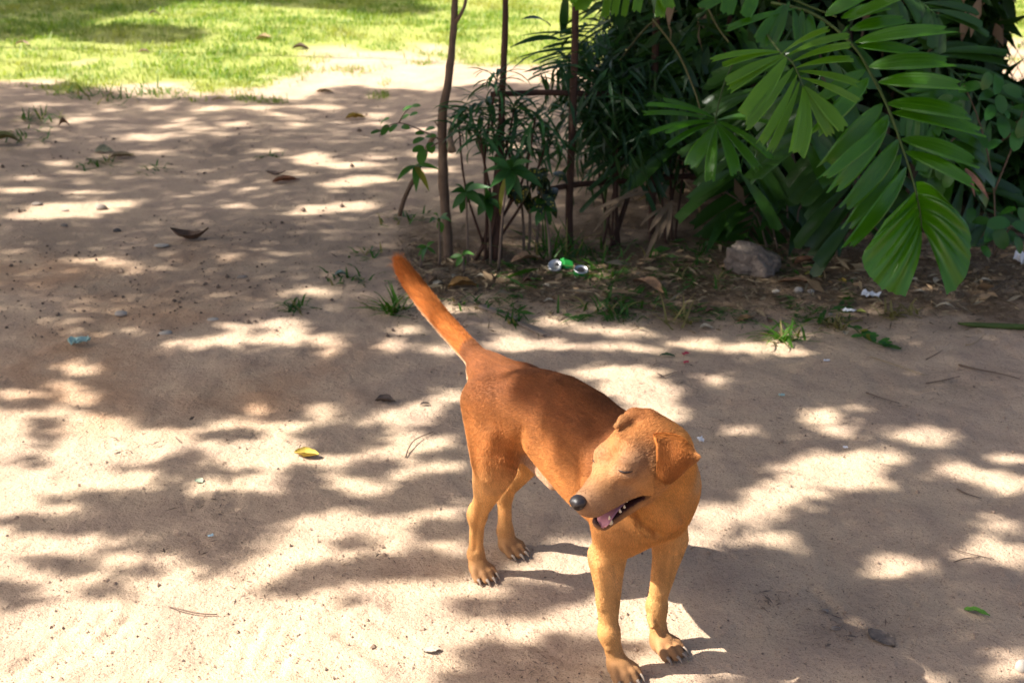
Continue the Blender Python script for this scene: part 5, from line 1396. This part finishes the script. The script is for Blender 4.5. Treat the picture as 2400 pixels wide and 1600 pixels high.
for i, a in enumerate((
    ('flat pale stone set in the earth above the teal wrapper', 284, 743, .045, .032, .02, .2, M_pale), ('flat pale stone right of the teal wrapper', 389, 792, .045, .032, .014, .5, M_pale),
    ('flat pale stone in front of the boat shaped leaf', 379, 583, .06, .04, .012, .1, M_pale), ('flat grey stone in the shaded dirt left of the grass tuft', 568, 659, .04, .03, .012, .2, M_stone),
    ('pale flat stone below the left grass tuft', 500, 762, .04, .028, .012, .2, M_pale),
    ('brown square stone in the sun patch at far left', 237, 484, .05, .04, .035, .2, M_stone), ('tan stone left in the far sun patch', 86, 476, .045, .03, .02, .1, M_stone), ('small flat stone in the middle of the far sun patch', 152, 489, .035, .02, .012, .1, M_stone),
    ('grey dark stone in the shade below the far sun patch', 274, 539, .035, .025, .02, .1, plain('dark stone', (.09, .08, .075), .9, .3, 60, .5, .002)), ('round white pebble beside the long thin brown leaf', 1872, 678, .035, .026, .026, .2, M_pale),
    ('pale pebble right of the round white pebble', 1900, 681, .03, .02, .015, .2, M_pale), ('cream pebble left below the stone block', 1819, 678, .03, .02, .015, .2, M_pale), ('white stone cut by the lower right corner', 2396, 1566, .03, .03, .03, .2, M_pale),
    ('small dark pebble in the shaded earth at lower right', 1933, 1432, .018, .014, .008, .2, M_stone), ('dark flat pebble left of the cracked dead leaf', 1958, 1472, .022, .016, .008, .2, M_stone),
    ('reddish pebble at the shaded left', 150, 527, .03, .02, .02, .3, M_stone), ('small pebble above the white paper tab', 1946, 735, .02, .016, .015, .3, M_stone))):
    stone(*a, seed=i)

# crushed drink cans
M_alu = plain('crumpled aluminium', (.50, .51, .53), .36, .35, 60, .5, .002, 1.0)
M_green = plain('green printed can', (.02, .24, .04), .35, .35, 40, .2, .001, .25, .5)
M_hole = plain('dark can mouth', (.02, .02, .022), .5, .2, 40, .1, .001)
def lathe(prof, ns, X, crumple=0, seed=0):
    r = np.random.default_rng(seed); V = []
    ofs = r.normal(0, 1, ns); ofs = np.convolve(np.r_[ofs, ofs, ofs], np.ones(3) / 3, 'same')[ns:2 * ns]
    for rad, z in prof:
        for j in range(ns):
            a = 2 * math.pi * j / ns
            rr_ = rad * (1 + crumple * ofs[j])
            V.append(X @ np.array([rr_ * math.cos(a), rr_ * math.sin(a), z + crumple * .2 * rad * ofs[(j + 5) % ns], 1.0]))
    return np.array(V)[:, :3], grid_faces(len(prof), ns, True)
def frame(px, py, rx, ry, rz, dz):
    g = GG(px, py)
    Mx = Matrix.Translation((g[0], g[1], g[2] + dz * .85)) @ Matrix.Scale(.86, 4) @ Euler((rx, ry, rz)).to_matrix().to_4x4()
    return g, np.array(Mx)
g, X = frame(1301, 632, .55, -.35, .3, .026)
t = thing('can_lid', 'shiny silver top of a crushed drink can lying on its edge', 'can', g)
v, f = lathe([(.024, -.012), (.030, -.008), (.0325, 0), (.031, .006), (.0265, .009), (.0255, .004), (.024, .003), (.0005, .0035)], 28, X, .07, 1); obj('can_end', v, f, M_alu, t)
v, f = lathe([(.001, .0045), (.009, .0048), (.0105, .0042)], 14, X @ np.array(Matrix.Translation((.010, 0, 0))), .05, 2); obj('mouth', v, f, M_hole, t)
g, X = frame(1361, 644, .30, .08, 0, .012)
t = thing('crushed_can', 'crushed green drink can with silver rim beside the silver can lid', 'can', g)
v, f = lathe([(.027, -.010), (.031, -.006), (.0325, .0), (.032, .012), (.0315, .020)], 30, X, .08, 3); obj('can_wall', v, f, M_green, t)
v, f = lathe([(.0317, .0205), (.031, .0235), (.0275, .0245), (.0255, .0205), (.024, .019), (.0005, .0185)], 30, X, .02, 4); obj('rim', v, f, M_alu, t)
v, f = lathe([(.001, .0205), (.012, .0207), (.0165, .0198)], 16, X @ np.array(Matrix.Translation((0, .003, 0))), .08, 5); obj('mouth', v, f, M_hole, t)
v, f = lathe([(.02, -.020), (.027, -.017), (.0285, -.011), (.026, -.009)], 26, X, .05, 6); obj('can_base', v, f, M_alu, t)
v = np.array([at(px, py, z) for px, py, z in ((1312, 612, 5.42), (1322, 608, 5.40), (1342, 617, 5.40), (1344, 628, 5.38), (1326, 630, 5.36), (1312, 624, 5.38))])
v2 = v + np.array([0, .004, .006]); n_ = len(v)
obj('torn_side', np.r_[v, v2], [tuple(range(n_)), tuple(range(n_, 2 * n_))[::-1]] + [(i, n_ + i, n_ + (i + 1) % n_, (i + 1) % n_) for i in range(n_)], M_green, t, smooth=False)

# broken plank, in two pieces
def plank(label, a, b, wd, th):
    p, q = GG(*a), GG(*b); d = unit((q - p) * [1, 1, 0]); s = np.array([-d[1], d[0], 0]); V = []
    n = 8; r = np.random.default_rng(int(a[0]))
    for i in range(n):
        c = p + (q - p) * i / (n - 1); c[2] = gh(c[0], c[1]) + .003
        e = r.normal(0, .003, 4) * (3 if i in (0, n - 1) else 1)
        for k, (u, z) in enumerate(((-1, 0), (1, 0), (1, 1), (-1, 1))):
            V.append(c + s * u * wd / 2 + np.array([0, 0, z * th]) + d * e[k])
    Fs = grid_faces(n, 4, True) + [(3, 2, 1, 0), tuple(range((n - 1) * 4, n * 4))]
    return tag(obj('broken_plank', V, Fs, plain('weathered grey wood', (.20, .16, .13), .9, .35, 35, .6, .002), smooth=False), label, 'plank', 'pieces of a broken plank')
plank('upper left piece of the broken grey plank behind the dog', (1128, 726), (1214, 759), .022, .008)
plank('lower right piece of the broken grey plank behind the dog', (1222, 768), (1284, 795), .022, .008)

# twigs
TG = 'twigs on the ground'
stick('twig', 'thin bent twig on the earth left of the dog hind leg', 'twig', [(951, 1072, 0), (958, 1050, .004), (975, 1030, .006), (1015, 1015, 0)], [.0022, .0018, .0012], group=TG)
stick('twig', 'thin straw coloured twig on the sunlit earth at lower left', 'twig', [(394, 1419, 0), (430, 1427, .004), (468, 1434, .003), (509, 1436, 0)], [.0012, .0018, .0012], group=TG)
stick('twig', 'long pale straw lying diagonally below the fallen sprig', 'twig', [(2038, 836, 0), (2100, 858, .004), (2168, 881, 0)], [.0016, .0016, .001], M_straw, TG)
stick('twig', 'dark rough twig on the bare earth at far right', 'twig', [(2247, 858, 0), (2290, 868, .01), (2340, 878, .006), (2390, 890, 0)], [.0032, .0028, .0016], group=TG)
stick('twig', 'dark twig below the straw at right', 'twig', [(2030, 925, 0), (2060, 938, .004), (2107, 953, 0)], [.0026, .002, .0014], group=TG)
stick('twig', 'pale thin twig above the dark rough twig', 'twig', [(2262, 812, 0), (2285, 806, .01), (2310, 786, .012)], [.002, .0015, .001], M_straw, TG)
stick('twig', 'short twig under the pale thin twig', 'twig', [(2170, 846, 0), (2185, 838, .003), (2207, 827, 0)], [.002, .0015, .001], group=TG)
stick('twig', 'faint twig lying level at right of the bare earth', 'twig', [(2170, 900, 0), (2210, 893, .003), (2250, 884, 0)], [.002, .002, .001], group=TG)
stick('twig', 'upper arm of the thin fork of twigs at lower right', 'twig', [(2231, 1291, 0), (2262, 1302, .003), (2330, 1316, 0)], [.001, .0013, .0009], group=TG)
stick('twig', 'lower arm of the thin fork of twigs at lower right', 'twig', [(2234, 1323, 0), (2260, 1316, .003), (2294, 1313, 0)], [.0012, .0013, .0009], group=TG)
stick('twig', 'dark twig in the shade above the right sun patches', 'twig', [(2242, 1149, 0), (2265, 1160, .003), (2300, 1170, 0)], [.002, .002, .001], group=TG)
stick('twig', 'twig beside the dog shadow in the dry litter right of its head', 'twig', [(1545, 890, 0), (1560, 884, .003), (1590, 872, 0)], [.0016, .0014, .001], group=TG)
stick('palm_stalk', 'thick green palm stalk lying at the right edge of the soil', 'stalk', [(2245, 762, 0), (2275, 766, .004), (2330, 769, .004), (2440, 773, .004)], [.003, .009, .0105, .011], M_rib, None, 8)
# fallen green sprig
g = GG(2038, 800)
t = thing('fallen_sprig', 'wilted green sprig with small leaves lying on the earth', 'sprig', g)
sp = [GG(*p) for p in ((1998, 770), (2025, 795), (2060, 812), (2112, 822))]
for i, p in enumerate(sp): p[2] += .012
v, f = tube(spline(sp, 12), [.002, .0025, .003], 5); obj('sprig_stem', v, f, M_rib, t)
r = np.random.default_rng(9)
for k in range(18):
    p = spline(sp, 18)[k if k < 15 else 14]; a = r.uniform(0, 6.28)
    V, Fs = blade(p, p + np.array([math.cos(a) * .038, math.sin(a) * .038, r.uniform(-.006, .02)]), .02, .05, np.array([0, -.3, 1.0]), 6, .2, 'oval')
    obj('leaf', V, Fs, M_yellowish if k in (3, 9) else M_climb, t)

# grass tufts
def tuft(label, px, py, n, L, spread, mat, seed, droop=.6, cat='grass tuft', wd=.0045):
    r = np.random.default_rng(seed); g = GG(px, py)
    t = thing('grass_tuft', label, cat, g, 'grass tufts on the bare earth')
    for k in range(n):
        a = r.uniform(0, 2 * math.pi); el = r.uniform(.35, 1.35)
        base = g + np.array([r.normal(0, spread), r.normal(0, spread), -.004])
        l_ = L * r.uniform(.5, 1.15)
        d = np.array([math.cos(a) * math.cos(el), math.sin(a) * math.cos(el), math.sin(el)])
        pts = [base + d * l_ * u + np.array([0, 0, -droop * l_ * u * u * .55]) + np.array([math.cos(a), math.sin(a), 0]) * .15 * l_ * u * u for u in np.linspace(0, 1, 6)]
        s = np.array([-math.sin(a), math.cos(a), 0]); V = []
        for i, p in enumerate(pts):
            p[2] = max(p[2], g[2] + .002)
            wv = wd * (1 - (i / 5) ** 1.6) + .0004
            V += [p - s * wv, p + np.array([0, 0, -.0012]), p + s * wv]
        obj('grass_blade', V, grid_faces(6, 3), M_grdry if k % 5 == 4 else mat, t)
    return t
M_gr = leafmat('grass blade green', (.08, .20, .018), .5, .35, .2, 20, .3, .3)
M_grd = leafmat('grass blade shaded green', (.045, .13, .015), .5, .3, .2, 20, .3, .3)  # darker copy of the grass green, with shade put into its colour
M_grdry = leafmat('grass blade dry', (.26, .22, .09), .6, .3, .25, 20, .2, .35)
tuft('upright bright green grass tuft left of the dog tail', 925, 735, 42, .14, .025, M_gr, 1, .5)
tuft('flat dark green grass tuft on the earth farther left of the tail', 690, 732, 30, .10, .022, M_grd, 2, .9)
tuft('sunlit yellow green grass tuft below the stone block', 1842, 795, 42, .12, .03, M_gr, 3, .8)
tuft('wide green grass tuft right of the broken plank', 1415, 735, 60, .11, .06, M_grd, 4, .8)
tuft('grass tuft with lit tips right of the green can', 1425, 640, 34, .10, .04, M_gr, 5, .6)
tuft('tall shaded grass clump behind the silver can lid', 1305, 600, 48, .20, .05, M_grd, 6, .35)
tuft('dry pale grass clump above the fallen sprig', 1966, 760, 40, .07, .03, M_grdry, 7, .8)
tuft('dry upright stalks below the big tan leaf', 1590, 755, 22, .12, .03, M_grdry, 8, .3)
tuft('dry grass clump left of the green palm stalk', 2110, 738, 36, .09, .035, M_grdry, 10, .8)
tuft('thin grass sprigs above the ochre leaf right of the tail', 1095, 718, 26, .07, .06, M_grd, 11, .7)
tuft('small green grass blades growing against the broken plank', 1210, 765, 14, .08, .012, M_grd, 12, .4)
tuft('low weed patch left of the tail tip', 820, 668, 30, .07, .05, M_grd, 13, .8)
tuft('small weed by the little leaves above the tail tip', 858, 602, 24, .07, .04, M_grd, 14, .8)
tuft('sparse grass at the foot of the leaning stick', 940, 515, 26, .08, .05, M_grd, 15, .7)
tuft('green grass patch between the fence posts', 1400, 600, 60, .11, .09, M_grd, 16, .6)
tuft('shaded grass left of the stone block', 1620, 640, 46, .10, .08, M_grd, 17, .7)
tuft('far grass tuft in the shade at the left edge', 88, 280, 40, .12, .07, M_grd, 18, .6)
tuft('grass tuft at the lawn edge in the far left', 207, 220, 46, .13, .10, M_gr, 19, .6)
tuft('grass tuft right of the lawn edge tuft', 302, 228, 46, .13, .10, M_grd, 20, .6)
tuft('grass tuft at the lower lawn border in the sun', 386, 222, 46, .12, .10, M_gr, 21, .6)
tuft('small grass tuft below the propped pale leaf', 230, 382, 34, .09, .05, M_grd, 22, .7)
tuft('tiny grass tuft below the far tan leaf', 362, 395, 20, .07, .05, M_grd, 23, .8)
tuft('sparse weeds at the left edge of the shade', 40, 322, 44, .10, .12, M_grd, 24, .7)
tuft('tiny weed in the far middle of the path', 635, 368, 14, .07, .03, M_grd, 25, .8)

# crumbs, grit and the litter of the hedge foot: too many to count
def scatter_quads(name, label, cat, n, region, size, mat, seed, kind='crumb'):
    r = np.random.default_rng(seed)
    px, py = region(r, n)
    d = np.stack([np.zeros(len(px))] * 3, -1)
    rays = cF[None] + ((px - 1200) / FPX)[:, None] * cR - ((py - 800) / FPX)[:, None] * cU
    P = cC + rays * (-CAM_H / rays[:, 2])[:, None]; P[:, 2] = gh(P[:, 0], P[:, 1])
    n = len(P); S = size * np.exp(r.normal(0, .5, n))[:, None]
    if kind == 'crumb':
        oc = np.array([[1, 0, 0], [0, 1, 0], [-1, 0, 0], [0, -1, 0], [0, 0, 1], [0, 0, -.6]], float)
        Vl = oc[None] * r.uniform(.6, 1.3, (n, 6, 1)) * S[:, None]
        a = r.uniform(0, 6.28, n); c, s = np.cos(a)[:, None], np.sin(a)[:, None]
        V = np.stack([Vl[..., 0] * c - Vl[..., 1] * s, Vl[..., 0] * s + Vl[..., 1] * c, Vl[..., 2] * .8 + S * .35], -1) + P[:, None]
        fb = np.array([[0, 1, 4], [1, 2, 4], [2, 3, 4], [3, 0, 4], [1, 0, 5], [2, 1, 5], [3, 2, 5], [0, 3, 5]]); k = 6
    else:                                                   # bits of straw and shredded leaf
        a = r.uniform(0, 6.28, n); asp = (r.uniform(.2, .5, n) if size == .0125 else r.uniform(.03, .22, n))[:, None]
        h = np.stack([np.cos(a), np.sin(a), r.normal(0, .25, n)], -1); q = np.stack([-np.sin(a), np.cos(a), r.normal(0, .5, n)], -1)
        lift = np.array([0, 0, 1.0]) * (S * .25 + .003)
        V = np.stack([P - h * S, P + q * S * asp, P + h * S, P - q * S * asp], 1) + lift[:, None]
        V[:, 1, 2] += S[:, 0] * .12
        fb = np.array([[0, 1, 2], [0, 2, 3]]); k = 4
    Fs = (np.arange(n)[:, None, None] * k + fb[None]).reshape(-1, 3)
    return tag(obj(name, V.reshape(-1, 3), Fs, mat, loc=(0, 3, 0), kind='stuff', smooth=False), label, cat)
def reg_near(r, n): 
    y = 1640 - 1050 * r.random(n) ** 1.3
    return r.uniform(-80, 2480, n), y
def reg_mid(r, n):
    x = r.uniform(-50, 1000, n); y = r.uniform(230, 800, n); k = vnoise(x * .012, y * .02) > .45
    return x[k], y[k]
def reg_strip(r, n):
    x = r.uniform(930, 2460, n); y = r.normal(650, 55, n); k = (y > 520) & (y < 800)
    return x[k], y[k]
def reg_strip2(r, n):
    x = r.uniform(1060, 2460, n); y = r.normal(640, 40, n); k = (y > 560) & (y < 725)
    return x[k], y[k]
M_tanbits = plain('tan dead leaf pieces', (.27, .18, .10), .85, .55, 9, 0)
scatter_quads('dead_leaf_pieces', 'broken tan pieces of dead leaf along the hedge foot', 'leaf litter', 520, reg_strip2, .0125, M_tanbits, 88, 'bit')
M_crumb = plain('earth crumb', (.33, .235, .165), .95, .4, 5, 0)
M_crumbd = plain('dark earth crumb', (.14, .10, .075), .95, .4, 5, 0)
M_frag = plain('leaf fragments', (.12, .085, .05), .9, .6, 9, 0)
M_fragp = plain('pale straw bits', (.26, .20, .12), .9, .4, 9, 0)
scatter_quads('earth_crumbs', 'loose crumbs of sandy earth on the path', 'grit', 12000, reg_near, .0015, M_crumb, 81)
scatter_quads('dark_grit', 'dark bits of grit on the sandy path', 'grit', 7000, reg_near, .0010, M_crumbd, 82)
scatter_quads('far_grit', 'dark bits of debris on the farther dirt', 'grit', 2600, reg_mid, .0032, M_crumbd, 83)
scatter_quads('leaf_fragments', 'brown shredded leaf litter along the hedge foot', 'leaf litter', 15000, reg_strip, .008, M_frag, 84, 'bit')
scatter_quads('straw_bits', 'pale straw and stalk bits along the hedge foot', 'leaf litter', 4200, reg_strip, .011, M_fragp, 85, 'bit')
def reg_clumps(r, n):
    C_ = np.array([(1560, 885), (1850, 985), (505, 1190), (490, 1290), (2260, 905), (1950, 1480), (520, 340), (560, 660), (590, 1000), (1700, 1030), (300, 1030), (60, 560), (250, 670), (830, 590), (860, 1330), (1260, 1580), (640, 1380), (2100, 940), (420, 700), (1830, 1410)])
    k = r.integers(0, len(C_), n); q = C_[k] + r.normal(0, 1, (n, 2)) * np.array([60, 22])
    return q[:, 0], q[:, 1]
scatter_quads('dark_debris', 'small dark shreds of bark and twig in loose patches on the earth', 'leaf litter', 2200, reg_clumps, .0048, M_crumbd, 87, 'bit')
def reg_weed(r, n):
    x = r.uniform(1150, 2000, n); y = r.uniform(560, 760, n); k = vnoise(x * .02 + 5, y * .03) > .48
    return x[k], y[k]
scatter_quads('low_weeds', 'tiny green weeds between the leaf litter', 'ground cover', 5000, reg_weed, .013, M_grd, 86, 'bit')
